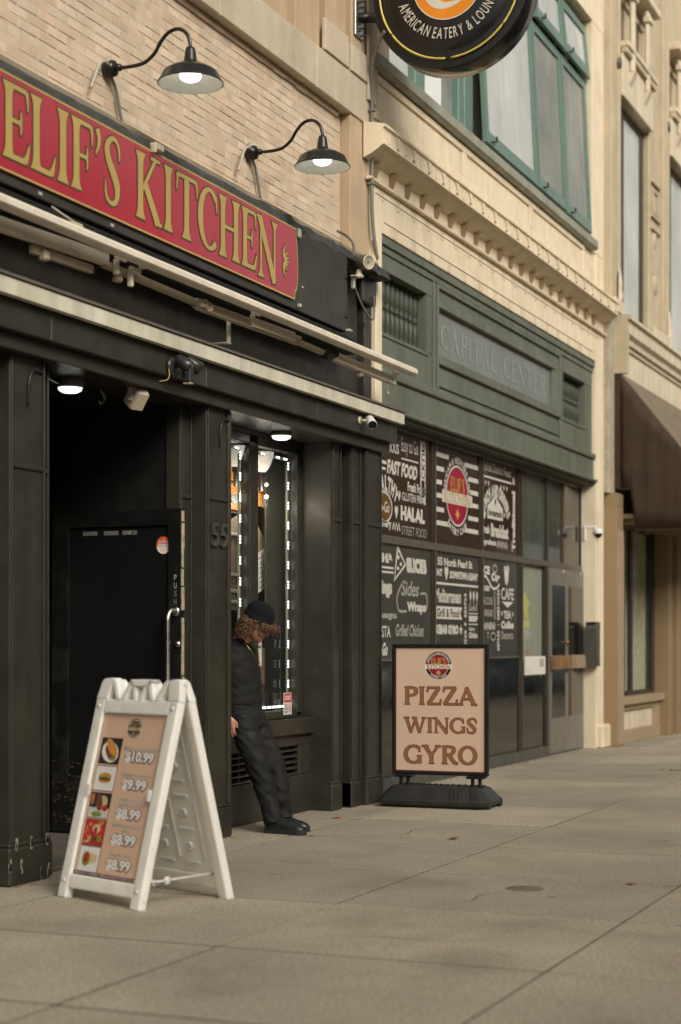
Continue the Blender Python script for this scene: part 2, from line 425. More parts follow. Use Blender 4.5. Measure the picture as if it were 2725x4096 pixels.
# ------------------------------------------------------------------ a flared roman alphabet drawn as pen strokes
def _stem(x, y0=0., y1=1., w=.075, s0=.14, s1=.14):
    L_ = y1 - y0; ys = [0, .025, .06, .12, .2, .8, .88, .94, .975, 1]
    hs = [s0, s0 * .93, s0 * .5 + w * .5, w * 1.12, w, w, w * 1.12, s1 * .5 + w * .5, s1 * .93, s1]
    return ([(x, y0 + L_ * a) for a in ys], hs)
def _bar(x0, x1, y, t=.03): return ([(x0, y), (x1, y)], [t, t])
def _tail(x0, y0, x1, y1, a=.04, b=.008): return (cr([(x0, y0), ((x0 * 2 + x1) / 3 + .015, (2 * y0 + y1) / 3), (x1, y1)], 4), [a + (b - a) * k / 8 for k in range(9)])
def _serif(x, y, h=.1, t=.022): return ([(x - h, y), (x + h, y)], [t, t])
def _curve(p, n=6):
    q = cr(p, n); return ([(a[0], a[1]) for a in q], [max(a[2], .006) for a in q])
def _oval(cx, cy, rx, ry, a0, a1, wt, ws):
    pts = []
    for k in range(25):
        a = R(a0 + (a1 - a0) * k / 24); pts.append((cx + rx * math.cos(a), cy + ry * math.sin(a), wt + (ws - wt) * abs(math.cos(a)) ** 1.5))
    return ([(p[0], p[1]) for p in pts], [p[2] for p in pts])
def glyph(c):
    b = .028
    if c == 'E': return .68, [_stem(.16), _bar(.16, .58, .97, b), _tail(.58, .975, .62, .72), _bar(.16, .44, .52, .024), _tail(.44, .53, .45, .67, .03), _tail(.44, .51, .45, .37, .03), _bar(.16, .56, .035, .034), _tail(.55, .035, .66, .28, .06)]
    if c == 'F': return .66, [_stem(.17), _bar(.17, .58, .97, b), _tail(.58, .975, .62, .70), _bar(.17, .46, .50, .024), _tail(.46, .51, .47, .65, .03), _tail(.46, .49, .47, .33, .03)]
    if c == 'L': return .68, [_stem(.16), _bar(.16, .56, .035, .034), _tail(.55, .035, .66, .29, .06)]
    if c == 'I': return .34, [_stem(.17)]
    if c == "'": return .18, [_curve([(.08, 1, .05), (.13, .88, .045), (.11, .75, .03), (.04, .62, .008)])]
    if c == 'S': return .56, [_curve([(.50, .68, .008), (.49, .84, .03), (.41, .955, .03), (.27, .965, .036), (.13, .83, .06), (.17, .65, .075), (.32, .47, .085), (.44, .28, .075), (.40, .08, .045), (.25, .02, .03), (.11, .09, .03), (.07, .33, .008)])]
    if c == 'K': return .80, [_stem(.17), ([(.24, .46), (.60, .97)], [.032, .032]), _serif(.60, .98, .13), ([(.30, .56), (.68, .02)], [.07, .075]), _serif(.69, .02, .11)]
    if c == 'T': return .72, [_stem(.36, 0, .99, .075, .15, .06), _bar(.06, .66, .97, b), _tail(.06, .975, .03, .72), _tail(.66, .975, .69, .72)]
    if c == 'C': return .70, [_oval(.40, .5, .32, .475, 48, 312, .028, .082), _tail(.60, .90, .66, .64, .04)]
    if c == 'H': return .80, [_stem(.17), _stem(.63), _bar(.17, .63, .51, .026)]
    if c == 'N': return .82, [_stem(.15, 0, .98, .03, .11, .03), ([(.10, .985), (.68, .0)], [.078, .078]), _stem(.68, -.02, 1, .03, .03, .11), _serif(.08, .98, .09)]
    if c == 'P': return .64, [_stem(.17), _curve([(.17, .97, .026), (.38, .97, .03), (.55, .86, .07), (.55, .68, .075), (.42, .53, .04), (.17, .50, .024)])]
    if c == 'R': return .74, [_stem(.17), _curve([(.17, .97, .026), (.38, .97, .03), (.54, .87, .07), (.54, .69, .075), (.42, .54, .04), (.17, .51, .024)]), _curve([(.34, .52, .06), (.50, .22, .07), (.60, .06, .06), (.72, .03, .03)])]
    if c == 'A': return .80, [([(.10, .02), (.39, .98)], [.034, .034]), ([(.36, .98), (.68, .02)], [.075, .078]), _bar(.2, .58, .33, .024), _serif(.10, .02, .10), _serif(.69, .02, .11)]
    if c == 'G': return .80, [_oval(.42, .5, .34, .475, 46, 318, .03, .085), _tail(.63, .90, .68, .66, .045), _stem(.68, .02, .42, .07, .07, .13)]
    if c == 'O': return .80, [_oval(.40, .5, .32, .47, 0, 360, .028, .085)]
    if c == 'W': return 1.14, [([(.13, .98), (.37, .0)], [.075, .07]), ([(.37, 0), (.58, .95)], [.032, .032]), ([(.54, .98), (.80, .0)], [.075, .07]), ([(.80, 0), (1.02, .98)], [.032, .032]), _serif(.13, .98, .12), _serif(.54, .98, .11), _serif(1.02, .98, .10)]
    if c == 'Y': return .78, [([(.12, .98), (.39, .46)], [.075, .07]), ([(.66, .98), (.39, .46)], [.034, .034]), _stem(.39, 0, .48, .075, .14, .075), _serif(.12, .98, .12), _serif(.66, .98, .10)]
    if c == 'Z': return .70, [_bar(.10, .60, .97, .03), _tail(.10, .975, .07, .74), ([(.57, .95), (.13, .05)], [.078, .078]), _bar(.10, .60, .03, .032), _tail(.60, .03, .66, .28, .05)]
    return .4, []
def put_glyph(mb, ch, mp, u0, v0, u1, v1, w, mf=0, mo=None, o=.02, bold=0.):
    W, S = glyph(ch); sx = (u1 - u0) / W; sy = v1 - v0
    g = lambda x, y, ww: mp(u0 + x * sx, v0 + y * sy, ww)
    k = sx / sy
    for i, (p, h) in enumerate(S):
        # stroke widths stay even when the letter is squeezed
        q = [(x * k, y) for x, y in p]; gg = lambda x, y, ww: mp(u0 + x * sy, v0 + y * sy, ww)
        kk = min(1, .45 + .55 * k); hh = [a * kk + bold for a in h]
        if mo is not None: mb.rib(q, hh, gg, w + i * .00008, mo, o)
        mb.rib(q, hh, gg, w + .0016 + i * .00008, mf)
def put_word(mb, st, mp, u0, v0, u1, v1, w, mf=0, mo=None, o=.02, bold=0.):
    ws = [glyph(c)[0] if c != ' ' else .4 for c in st]; tot = sum(ws); u = u0
    for c, a in zip(st, ws):
        d = (u1 - u0) * a / tot
        if c != ' ': put_glyph(mb, c, mp, u, v0, u + d, v1, w, mf, mo, o, bold)
        u += d

# ================================================================== THE SETTING: pavement, kerb, road
walk = thing("sidewalk", "worn grey concrete pavement of large scored slabs", "pavement"); walk["kind"] = "structure"
b = MB(); b.box(-8, 60, -6.35, 2.2, -.30, -.0035); b.build("joint_bed", "joint_dirt", walk)
XJ = [6.50 + 1.283 * k for k in range(-8, 30)]
YJ = [-.36, -1.82, -3.27, -4.73, -6.18]
slab_mesh = {}
M_ = .012
def slab(x0, x1, y0, y1):
    key = (round(x1 - x0, 2), round(y1 - y0, 2)); g = .007; gx = .013
    if key not in slab_mesh:
        a, d = (x1 - x0) / 2 - gx, (y1 - y0) / 2 - g
        m = MB().box(-a, a, -d, d, -.08, 0, .003); o = m.build("paving_slab", "paving", walk); slab_mesh[key] = o
    else: o = inst(slab_mesh[key], walk)
    o.location = ((x0 + x1) / 2, (y0 + y1) / 2, random.uniform(-.0015, .0015)); o.rotation_euler = (random.uniform(-.0009, .0009), random.uniform(-.0009, .0009), 0)
for j in range(4):
    for i in range(len(XJ) - 1): slab(XJ[i], XJ[i + 1], YJ[j + 1], YJ[j])
for i in range(0, len(XJ) - 1): slab(XJ[i], XJ[i + 1], YJ[0], YJ[0] + 1.0)
m = MB()
for i in range(34): m.box(-8 + i * 2, -8 + i * 2 + 1.99, -6.34, -6.19, -.28, .0, .012)
m.build("kerb", "kerb_stone", walk)
b = MB(); b.box(-40, 120, -15.4, -6.35, -.4, -.14); o = b.build("road", "asphalt"); o["kind"] = "structure"; o["label"] = "dark asphalt road beyond the kerb"
m = MB()
for i in range(20): m.box(-30 + i * 6, -27 + i * 6, -10.95, -10.83, -.139, -.134)
m.build("lane_marking", "vinyl_white", o)
b = MB(); b.box(-40, 120, -19, -15.4, -.4, .0, .02); o = b.build("far_sidewalk", "kerb_stone"); o["kind"] = "structure"; o["label"] = "pale concrete pavement across the road"
b = MB(); b.box(-200, 260, -220, 220, -.6, -.42); o = b.build("ground", "asphalt"); o["kind"] = "structure"; o["label"] = "flat ground under the street"

# hairline cracks
for pts in ([(7.9, -2.3), (8.1, -2.42), (8.35, -2.40), (8.55, -2.62), (8.95, -2.66)], [(10.5, -.9), (10.75, -1.05), (11.1, -1.02), (11.5, -1.2)], [(6.7, -2.0), (6.95, -2.3), (7.0, -2.7), (7.3, -3.1)], [(12.0, -2.2), (12.5, -2.3), (12.8, -2.7)], [(9.2, -.2), (9.6, -.55), (9.7, -1.0)]):
    q_ = cr([(x + random.uniform(-.02, .02), y) for x, y in pts], 7); q_ = [(x + random.uniform(-.008, .008), y + random.uniform(-.008, .008)) for x, y in q_]
    MB().rib(q_, [.0022 * (1 - abs(2 * k / (len(q_) - 1) - 1)) + .0006 for k in range(len(q_))], lambda u, v, w: (u, v, w), .0028).build("crack", "joint_dirt", walk)
# small growth along the joints
m = MB()
def tuft(x, y, s):
    for k in range(5):
        a = random.uniform(0, 6.28); l = s * random.uniform(.6, 1.3)
        p = Vector((x + random.uniform(-s, s) * .6, y + random.uniform(-.008, .008), -.006)); d = Vector((math.cos(a) * .6, math.sin(a) * .6, .7)) * l
        w = Vector((-math.sin(a), math.cos(a), 0)) * l * .22
        m.add([p - w, p + w, p + d * .6 + w * .7, p + d, p + d * .6 - w * .7], [(0, 1, 2, 3, 4)])
for k in range(90): tuft(random.uniform(10.2, 13.6), -1.82, random.uniform(.006, .014))
for k in range(40): tuft(14.2 + random.choice([0, .02, .05]), random.uniform(-1.8, .1), random.uniform(.006, .012))
for x, y in ((17.2, -1.45), (17.2, -1.6), (17.2, -2.0), (17.2, -2.6)):
    for k in range(18): tuft(x + random.uniform(-.02, .02), y + random.uniform(-.10, .10), random.uniform(.012, .025))
for k in range(40): tuft(random.uniform(7.2, 9.4), -3.27, random.uniform(.005, .010))
for k in range(16): tuft(random.uniform(5.2, 5.6), -1.82 + random.uniform(-.01, .01), .012)
o = m.build("weeds", "weed"); o["kind"] = "stuff"; o["label"] = "tiny green weeds growing in the pavement joints"; o["category"] = "weeds"

# ================================================================== BRICK BUILDING with the black shop front
bb = thing("brick_building", "pale brick building with a black painted shop front and stone band above", "building", (0, 0, 0))
XL, XP = 3.2, 13.0            # left end, party line
# brick wall: recessed mortar bed, bricks proud of it
b = MB(); b.box(XL, 12.58, .1968, .60, 4.30, 5.56); wall = b.build("brick_wall", "mortar", bb)
bm_ = MB().box(-.0955, .0955, -.006, .05, -.0258, .0258, .004); brick0 = None
def brick_at(x, z, first=[None]):
    if first[0] is None: first[0] = bm_.build("brick", "brick", wall); o = first[0]
    else: o = inst(first[0], wall)
    o.location = (x, .2 + random.uniform(-.0025, .003), z); o.rotation_euler = (0, random.uniform(-.006, .006), random.uniform(-.012, .012))
    o.scale = (random.uniform(.975, 1.0), 1, random.uniform(.96, 1.02)); return o
cand = []
for r in range(18):
    z = 4.445 + r * .0605; off = .1015 if r % 2 else 0
    for k in range(48):
        x = 12.47 - off - k * .2035
        if x > 3.4 and z < 5.50: cand.append((x, z))
def upx(x, y, z):
    yy = y + 5.15; t = x * math.cos(YAW) + yy * math.sin(YAW); r_ = x * math.sin(YAW) - yy * math.cos(YAW)
    return 1362.5 + 6800 * r_ / t, 2570 - 6800 * (z - 1.3) / t, t
vis = [c for c in cand if c[0] > 7.5 and c[1] > 4.45 and upx(c[0], .2, c[1])[1] > -30]
vis.sort(key=lambda c: c[0]); near = vis[:300]; ns = set(near)
for c in near: brick_at(*c)
m = MB()
for x, z in cand:
    if (x, z) not in ns:
        dx, dz, dy = random.uniform(.0925, .0955), random.uniform(.0245, .0258), random.uniform(-.0025, .003)
        m.box(x - dx, x + dx, .1945 + dy, .25, z - dz, z + dz, .005)
o = m.build("brickwork", "brick", wall); o["kind"] = "stuff"
# mortar smear under the band
m = MB()
for k in range(46):
    x = 3.3 + k * .2; m.box(x, x + .196, .172, .215, 5.505 + random.uniform(-.006, .004), 5.548, .006)
m.build("mortar_course", "mortar", bb)
# stone band with joints, pier at the party line, upper pilaster strips
for i, (x0, x1) in enumerate(((3.2, 5.6), (5.605, 8.1), (8.105, 10.28), (10.285, 11.9), (11.905, 13.0))):
    MB().box(x0, x1, .10, .6, 5.55, 5.88, .008).build("stone_band", "limestone", bb)
MB().box(12.60, XP - .002, .115, .6, 4.44, 5.549, .006).build("stone_pier", "limestone_pink", bb)
# first floor: window at the left, flat piers with sunk strips beyond
MB().box(11.05, 11.42, .155, .7, 5.881, 9.2, .006).build("upper_pier", "limestone_pink", bb)
MB().box(11.421, 11.57, .20, .7, 5.881, 9.2).build("upper_pier", "limestone_pink", bb)
MB().box(11.571, 12.02, .13, .7, 5.881, 9.2, .006).build("upper_pier", "limestone_pink", bb)
MB().box(12.021, 12.12, .20, .7, 5.881, 9.2).build("upper_pier", "limestone_pink", bb)
MB().box(12.121, 12.52, .12, .7, 5.881, 9.2, .006).build("upper_pier", "limestone_pink", bb)
MB().box(12.521, 12.63, .19, .7, 5.881, 9.2).build("upper_pier", "limestone_pink", bb)
MB().box(12.631, XP - .002, .12, .7, 5.881, 9.2, .006).build("upper_pier", "limestone_pink", bb)
MB().box(12.03, 12.50, .085, .119, 5.882, 6.13, .006).build("pier_plinth", "limestone", bb)
MB().box(12.56, 12.985, .085, .119, 5.882, 6.10, .006).build("pier_plinth", "limestone", bb)
MB().box(10.70, 11.05, .22, .7, 5.881, 9.2, .01).build("window_jamb", "stucco_grey", bb)
uw = MB(); uw.box(10.52, 10.60, .20, .30, 5.881, 9.2, .006); uw.box(10.61, 10.66, .22, .32, 5.881, 9.2, .006); uw.box(10.665, 10.70, .17, .32, 5.881, 9.2, .006)
uw = uw.build("window_frame", "tan_light", bb)
MB().box(5.5, 10.51, .36, .40, 5.881, 9.2).build("glass", "glass_mid", uw)
s_ = MB(); mpz = lambda u, v, w: (u, .30 - w - (v - 7.2) * .10, v)
for (a, c_, d, e) in ((8.6, 10.40, 5.99, 6.05), (8.6, 10.40, 7.15, 7.2), (8.6, 8.66, 6.05, 7.15), (10.34, 10.40, 6.05, 7.15)):
    s_.prism([(a, d), (c_, d), (c_, e), (a, e)], mpz, 0, .045)
s_ = s_.build("window_sash", "camera_white", bb)
MB().prism([(8.66, 6.05), (10.34, 6.05), (10.34, 7.15), (8.66, 7.15)], mpz, .012, .022).build("glass", "glass_mid", s_)
MB().box(XL, 13.0, .7, 5, 4.3, 9.2).build("upper_wall", "limestone", bb)

# ledge over the sign: cream flashing lip, tarred fillet
MB().prism([(.215, 4.435), (.03, 4.42), (.03, 4.385), (.215, 4.385)], lambda u, v, w: (w, u, v), XL, 12.985).build("ledge", "ledge_grey", bb)
t_ = MB(); n = 260; pr = []
for i in range(n + 1):
    x = XL + (12.98 - XL) * i / n; rough_ = .012 + .022 * max(0, min(1, (x - 9.3) / 1.6))
    a = noise.noise((x * 5, 1.3, 0)) * rough_; c_ = noise.noise((x * 9, 5.3, 0)) * rough_; d = noise.noise((x * 14, 8.1, 0)) * rough_
    pr.append([(x, .05, 4.383), (x, .0 + a * .6, 4.372), (x, -.045 + c_, 4.345 + a), (x, -.07 + a, 4.308 + c_ * 1.1), (x, -.088 + d, 4.272 + min(0, d * 1.6)), (x, .05, 4.262 + a * .3)])
vs = [p for q in pr for p in q]; fs = [(i * 6 + k, i * 6 + k + 1, i * 6 + 7 + k, i * 6 + 6 + k) for i in range(n) for k in range(5)]
t_.add(vs, fs); t_.build("tarred_fillet", "tar", bb)

# dark wall behind sign and awning, its trim at the party line
MB().box(XL, 12.70, .10, .6, 3.18, 4.384).build("signboard_wall", "black_paint", bb)
MB().box(12.701, 12.80, .17, .6, 3.18, 4.384).build("signboard_wall", "black_deep", bb)
MB().box(12.801, 12.955, .075, .6, 3.18, 4.30, .006).build("end_post", "black_trim", bb)
MB().box(12.66, 12.955, .03, .0745, 4.05, 4.28, .01).build("end_block", "black_trim", bb)

# canopy: beam, fascia, white gutter, flashing cap
MB().box(XL, 12.985, -.075, .25, 2.842, 2.925, .006).build("canopy_beam", "black_trim", bb)
for x0, x1 in ((XL, 5.98), (5.984, 7.82), (7.824, 9.62), (9.624, 11.38), (11.384, 13.0)):
    MB().box(x0, x1, -.135, .3, 2.926, 3.105, .004).build("fascia_panel", "black_paint", bb)
XG = [XL, 5.30, 7.15, 9.06, 10.0, 11.36, 12.2, 13.02]
for a, c_ in zip(XG[:-1], XG[1:]):
    e = .02 if a in (9.06, 11.36) else 0
    MB().prism([(-.155, 3.082), (-.19, 3.086), (-.192, 3.168), (-.18, 3.176), (-.155, 3.176)], lambda u, v, w: (w, u, v), a + .002, c_ - .002).build("gutter", "gutter_white", bb)
MB().prism([(-.205, 3.177), (-.205, 3.192), (.099, 3.300), (.099, 3.177)], lambda u, v, w: (w, u, v), XL, 13.04).build("canopy_cap", "flashing", bb)
# soffit boards
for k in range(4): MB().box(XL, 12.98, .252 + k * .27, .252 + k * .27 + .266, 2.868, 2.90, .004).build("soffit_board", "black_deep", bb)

# piers
def trim(mb, x0, x1, Y, z0, z1, t=.012, d=.012):
    mb.box(x0, x0 + t, Y - d, Y, z0, z1, .003); mb.box(x1 - t, x1, Y - d, Y, z0, z1, .003)
def pier(parts, base, panel_z, name="pier"):
    mb = MB()
    for x0, x1, y0, y1 in parts: mb.box(x0, x1, y0, y1, 0, 2.8415, .004)
    o = mb.build(name, "black_paint", bb)
    mb = MB()
    for x0, x1, Y in base: mb.box(x0, x1, Y, .62, 0, .205, .012); mb.box(x0 + .008, x1 - .008, Y + .006, .6, .205, .228, .008)
    mb.build("pier_base", "black_paint", o)
    mb = MB()
    for x0, x1, Y in panel_z: mb.box(x0, x1, Y - .014, Y, 2.235, 2.262, .004)
    for x0, x1, Y in panel_z: trim(mb, x0 + .002, x1 - .002, Y, .23, 2.84)
    mb.build("pier_moulding", "black_trim", o); return o
pier([(7.63, 7.955, .0, .75), (7.956, 8.065, .045, .75)], [(7.60, 7.98, -.02), (7.981, 8.09, .025)], [(7.63, 7.955, .0), (7.956, 8.065, .045)])
pier([(9.70, 9.845, .095, .20), (9.846, 10.185, -.02, .62)], [(9.851, 10.195, -.035)], [(9.70, 9.845, .095), (9.846, 10.15, -.02), (10.15, 10.185, -.02)])
pier([(12.02, 12.185, .025, .62), (12.186, 12.31, .12, .62), (12.311, 12.50, -.01, .62), (12.501, 12.56, .09, .62), (12.561, 12.885, -.035, .62)],
     [(12.0, 12.20, .012), (12.201, 12.31, .105), (12.311, 12.51, -.022), (12.511, 12.57, .075), (12.571, 12.90, -.05)],
     [(12.02, 12.185, .025), (12.311, 12.50, -.01), (12.561, 12.885, -.035)])
pier([(4.6, 4.95, 0, .75), (3.2, 3.5, 0, .75)], [(4.58, 4.97, -.02)], [(4.6, 4.95, 0)])
pier([(6.9, 7.56, .14, .75)], [(6.9, 7.58, .12)], [(6.9, 7.56, .14)], "wall_panel")
MB().box(4.951, 6.899, .35, .75, 0, 2.84).build("wall_panel", "black_paint", bb)
m = MB()
for px, pz in ((7.955, .215), (7.71, .10), (7.60, .10), (7.97, .04), (7.80, .22), (7.66, .205), (7.90, .03)):
    for k in range(4): m.box(px + random.uniform(-.012, .004), px + random.uniform(.006, .014), -.0215, -.0195, pz + random.uniform(-.04, 0), pz + random.uniform(.005, .05))
m.build("chipped_paint", "worn_edge", bb)["kind"] = "stuff"

# house number on the middle pier
for x in (9.90, 10.025): MB().text("5", fac(-.0205), x, 1.93, x + .095, 2.085, .011, 0, .0).build("house_number", "number_grey", bb)
for o in [o for o in bpy.data.objects if o.name.startswith("house_number")]:
    md = o.modifiers.new("s", 'SOLIDIFY'); md.thickness = .016; md.offset = 0

# entrance recess: side and back walls, soffit shade put into their colour, threshold mat
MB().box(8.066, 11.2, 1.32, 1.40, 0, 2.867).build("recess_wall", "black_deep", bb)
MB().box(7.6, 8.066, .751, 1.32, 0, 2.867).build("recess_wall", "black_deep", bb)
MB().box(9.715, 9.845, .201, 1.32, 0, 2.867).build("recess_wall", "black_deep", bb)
m = MB()
for k in range(4): m.box(8.6 + k * .48, 8.62 + k * .48, 1.30, 1.319, 0, 2.86, .004)
m.box(8.07, 10.0, 1.295, 1.3185, 2.20, 2.225, .003); m.build("recess_moulding", "black_trim", bb)
MB().box(8.02, 9.72, .10, 1.318, .0, .03, .006).build("threshold", "flashing", bb)

# open entrance door, standing square to the street
dm = lambda u, v, w: (9.70 - w, u, v)                # u runs from the street (.08) inwards
door = MB()
for (a, c_, z0, z1) in ((.08, .17, .045, 2.165), (.93, 1.05, .045, 2.165), (.171, .929, 2.06, 2.165), (.171, .929, .045, .42)):
    door.prism([(a, z0), (c_, z0), (c_, z1), (a, z1)], dm, -.022, .022)
door = door.build("door", "black_worn", bb)
MB().prism([(.171, .421), (.929, .421), (.929, 2.059), (.171, 2.059)], dm, -.004, .004).build("glass", "glass_black", door)
m = MB(); z = .07
while z < 2.1:
    l = random.uniform(.03, .22); m.box(9.682 + random.uniform(-.004, .012), 9.718 + random.uniform(-.008, .004), .073, .079, z, min(z + l, 2.15)); z += l + random.choice([.002, .01, .05])
m.build("worn_edge", "worn_edge", door)
m = MB(); m.tube(cr([(9.676, .115, 1.50), (9.63, .125, 1.505), (9.60, .13, 1.46), (9.598, .13, 1.38), (9.598, .13, .95), (9.60, .13, .88), (9.63, .125, .85), (9.676, .115, .86)], 5), .0165, 12)
for z in (1.50, .86): m.lathe([(.0, 0), (.032, 0), (.032, .012), (.018, .016)], 16, 0, lambda x, y, zz, z=z: (9.677 - zz, .115 + x, z + y))
m.build("handle", "steel", door)
m = MB(); m.lathe([(0, 0), (.022, 0), (.022, .012), (.014, .018), (0, .02)], 16, 0, lambda x, y, zz: (9.677 - zz, .098 + x, 1.29 + y)); m.build("lock", "steel", door)
m = MB()
for k, ch in enumerate("PUSH"): m.text(ch, lambda u, v, w: (9.70 - w, -u, v), -.128, 1.70 - k * .052, -.108, 1.738 - k * .052, .0235, 0 if k < 2 else 1, .02)
m.build("push_letters", ["letter_faint", "conduit_dark"], door)
ps = lambda u, v, w: (9.70 - w, -u, v)
m = MB(); cx, cz = -.215, 1.93; m.ell(cx, cz, .052, .058, ps, .0065, 0); m.ell(cx, cz, .050, .055, ps, .0072, 1, a0=188, a1=352)
m.text("WE'RE", ps, cx - .012, cz + .035, cx + .012, cz + .041, .008, 2, .02); m.text("DELIVERING", ps, cx - .034, cz + .018, cx + .034, cz + .029, .008, 2, .03); m.text("GRUBHUB", ps, cx - .040, cz - .006, cx + .040, cz + .011, .008, 2, .04)
m.text("ORDER ONLINE", ps, cx - .032, cz - .022, cx + .032, cz - .016, .0082, 0, 0); m.text("OR IN THE APP", ps, cx - .026, cz - .034, cx + .026, cz - .028, .0082, 0, 0)
m.build("round_sticker", ["sticker_orange", "print_white", "print_white"], door)
m = MB()
for k, y0 in enumerate((-.82, -.66, -.52)):
    m.poly([(y0, 2.005), (y0 + .11, 2.005), (y0 + .11, 2.032), (y0, 2.032)], ps, .0065, 0)
m.ell(-.465, 2.0185, .008, .010, ps, .0072, 1); m.poly([(-.452, 2.009), (-.430, 2.009), (-.430, 2.028), (-.452, 2.028)], ps, .0072, 2)
for k, y0 in enumerate((-.80, -.64, -.505)): m.text("OPEN DAILY", ps, y0, 2.015, y0 + (.07 if k < 2 else .03), 2.021, .0072, 3)
m.build("label_strip", ["label_grey", "gold", "car_blue", "conduit_dark"], door)
m = MB()
for k in range(17): m.box(9.708, 9.72, .42, .62, .55 + k * .088, .563 + k * .088)
m.build("louvre_slats", "flashing", door)
m = MB()
for k in range(46):
    u = random.uniform(.80, 1.04); z = .10 + random.random() ** 1.6 * .42
    m.box(9.6765, 9.679, u, u + random.uniform(.004, .03), z, z + random.uniform(.004, .012))
m.build("chipped_paint", "gold_dark", door)["kind"] = "stuff"

# shop window, sill, louvred base
sw = MB()
for x0, x1 in ((10.19, 10.25), (11.085, 11.225), (11.915, 12.0)): sw.box(x0, x1, .27, .35, .76, 2.76, .005)
sw.box(10.25, 11.085, .272, .348, 2.745, 2.81, .005); sw.box(11.225, 11.915, .272, .348, 2.745, 2.81, .005); sw.box(10.25, 11.085, .272, .348, .725, .785, .005); sw.box(11.225, 11.915, .272, .348, .725, .785, .005)
sw = sw.build("shop_window", "black_trim", bb)
MB().box(10.19, 12.0, .262, .36, 2.811, 2.867, .004).build("head_board", "black_trim", sw)
MB().box(10.25, 11.085, .306, .312, .786, 2.744).build("glass", "clear_glass", sw)
MB().box(11.225, 11.915, .306, .312, .786, 2.744).build("glass", "clear_glass", sw)
MB().box(12.001, 12.019, .03, .62, .0, 2.84).build("window_reveal", "black_paint", bb)
MB().box(10.186, 12.07, .165, .42, .600, .722, .01).build("window_sill", "black_paint", bb)
MB().box(10.186, 12.018, .205, .40, .515, .599, .006).build("stall_riser", "black_paint", bb)
MB().box(10.186, 12.018, .195, .40, .0, .29, .008).build("stall_riser", "black_paint", bb)
for x0, x1 in ((10.186, 10.46), (11.80, 12.018)): MB().box(x0, x1, .205, .40, .291, .514, .006).build("stall_riser", "black_paint", bb)
lv = MB(); lv.box(10.461, 11.799, .36, .39, .291, .514); lv.box(11.16, 11.18, .225, .35, .291, .514); lv.box(10.80, 10.82, .225, .35, .291, .514)
lv = lv.build("louvre_grille", "black_deep", bb)
for k in range(5):
    z = .297 + k * .045
    MB().prism([(.212, z), (.216, z + .008), (.30, z + .036), (.30, z + .028)], lambda u, v, w: (w, u, v), 10.462, 11.798).build("slat", "black_trim", lv)
m = MB()
for k in range(60):
    x = random.uniform(10.2, 12.0); y = .18 + random.uniform(-.05, .01); s_ = random.uniform(.004, .012); m.box(x, x + s_ * 2, y, y + s_, 0, s_ * .7, s_ * .2, random.choice([0, 0, 1]))
for x0, x1, y0 in ((7.6, 7.99, -.03), (9.85, 10.2, -.045), (12.0, 12.2, .0), (12.57, 12.9, -.06), (13.4, 19.0, .2), (19.0, 20.2, .2)):
    for k in range(int(26 * (x1 - x0) + 14)):
        x = random.uniform(x0, x1); y = y0 + random.uniform(-.05, .0); s_ = random.uniform(.003, .010); m.box(x, x + s_ * 2, y, y + s_, 0, s_ * .6, s_ * .2, random.choice([0, 0, 0, 1]))
o = m.build("gravel", ["ledge_grey", "leaf_orange"]); tag(o, "grit and crumbled leaf gathered along the foot of the shop fronts", "gravel", kind="stuff")
# room behind the window
rm = MB(); rm.box(10.19, 12.6, 1.7, 1.75, .0, 2.866); rm.box(12.55, 12.6, .63, 1.7, 0, 2.866); rm.box(10.11, 10.185, .63, 1.7, 0, 2.866); rm.box(10.19, 12.55, .42, 1.7, .55, .60)
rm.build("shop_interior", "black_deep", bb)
MB().box(11.665, 12.0, .42, .435, .79, 2.70, .004).build("back_board", "olive_board", bb)

# ================================================================== THINGS FIXED TO THE BRICK BUILDING
# --- red sign
YS = -.12
sg = thing("shop_sign", "long red sign board with gold lettering ELIF'S KITCHEN above the black shop front", "sign", (9.0, -.1, 4.0))
def L0(o): return o
def sgp(mb, name, mats):
    for i, v in enumerate(mb.v): mb.v[i] = (v[0] - 9.0, v[1] + .1, v[2] - 4.0)
    return mb.build(name, mats, sg)
m = MB(); m.box(4.2, 12.03, -.098, .098, 3.682, 4.262, .006); sgp(m, "sign_box", "box_metal")
m = MB()
for x in (11.28, 11.52, 11.76): m.box(x, x + .002, -.0985, -.096, 3.69, 4.255)
sgp(m, "sheet_joint", "black_trim")
zt, zb = 4.258, 3.742
poly = [(7.08, zb), (11.02, zb), (11.03, 3.80), (11.055, 3.815), (11.075, 3.90), (11.078, 4.02), (11.066, 4.12), (11.05, 4.20), (11.045, zt - .002), (7.08, zt)]
m = MB(); m.prism(poly, fac(-.0985), .0, .016); sgp(m, "panel", "sign_red")
m = MB(); pb = [(u - (.012 if u > 9 else -.012), v + (.012 if v < 4 else -.012)) for u, v in poly]
pp = poly + [poly[0]]; qq = pb + [pb[0]]
for i in range(len(poly)):
    m.add([fac(-.1145)(*pp[i], .0015), fac(-.1145)(*pp[i + 1], .0015), fac(-.1145)(*qq[i + 1], .0015), fac(-.1145)(*qq[i], .0015)], [(0, 1, 2, 3)])
sgp(m, "border", "gold")
zb_, zc_ = 3.818, 4.212
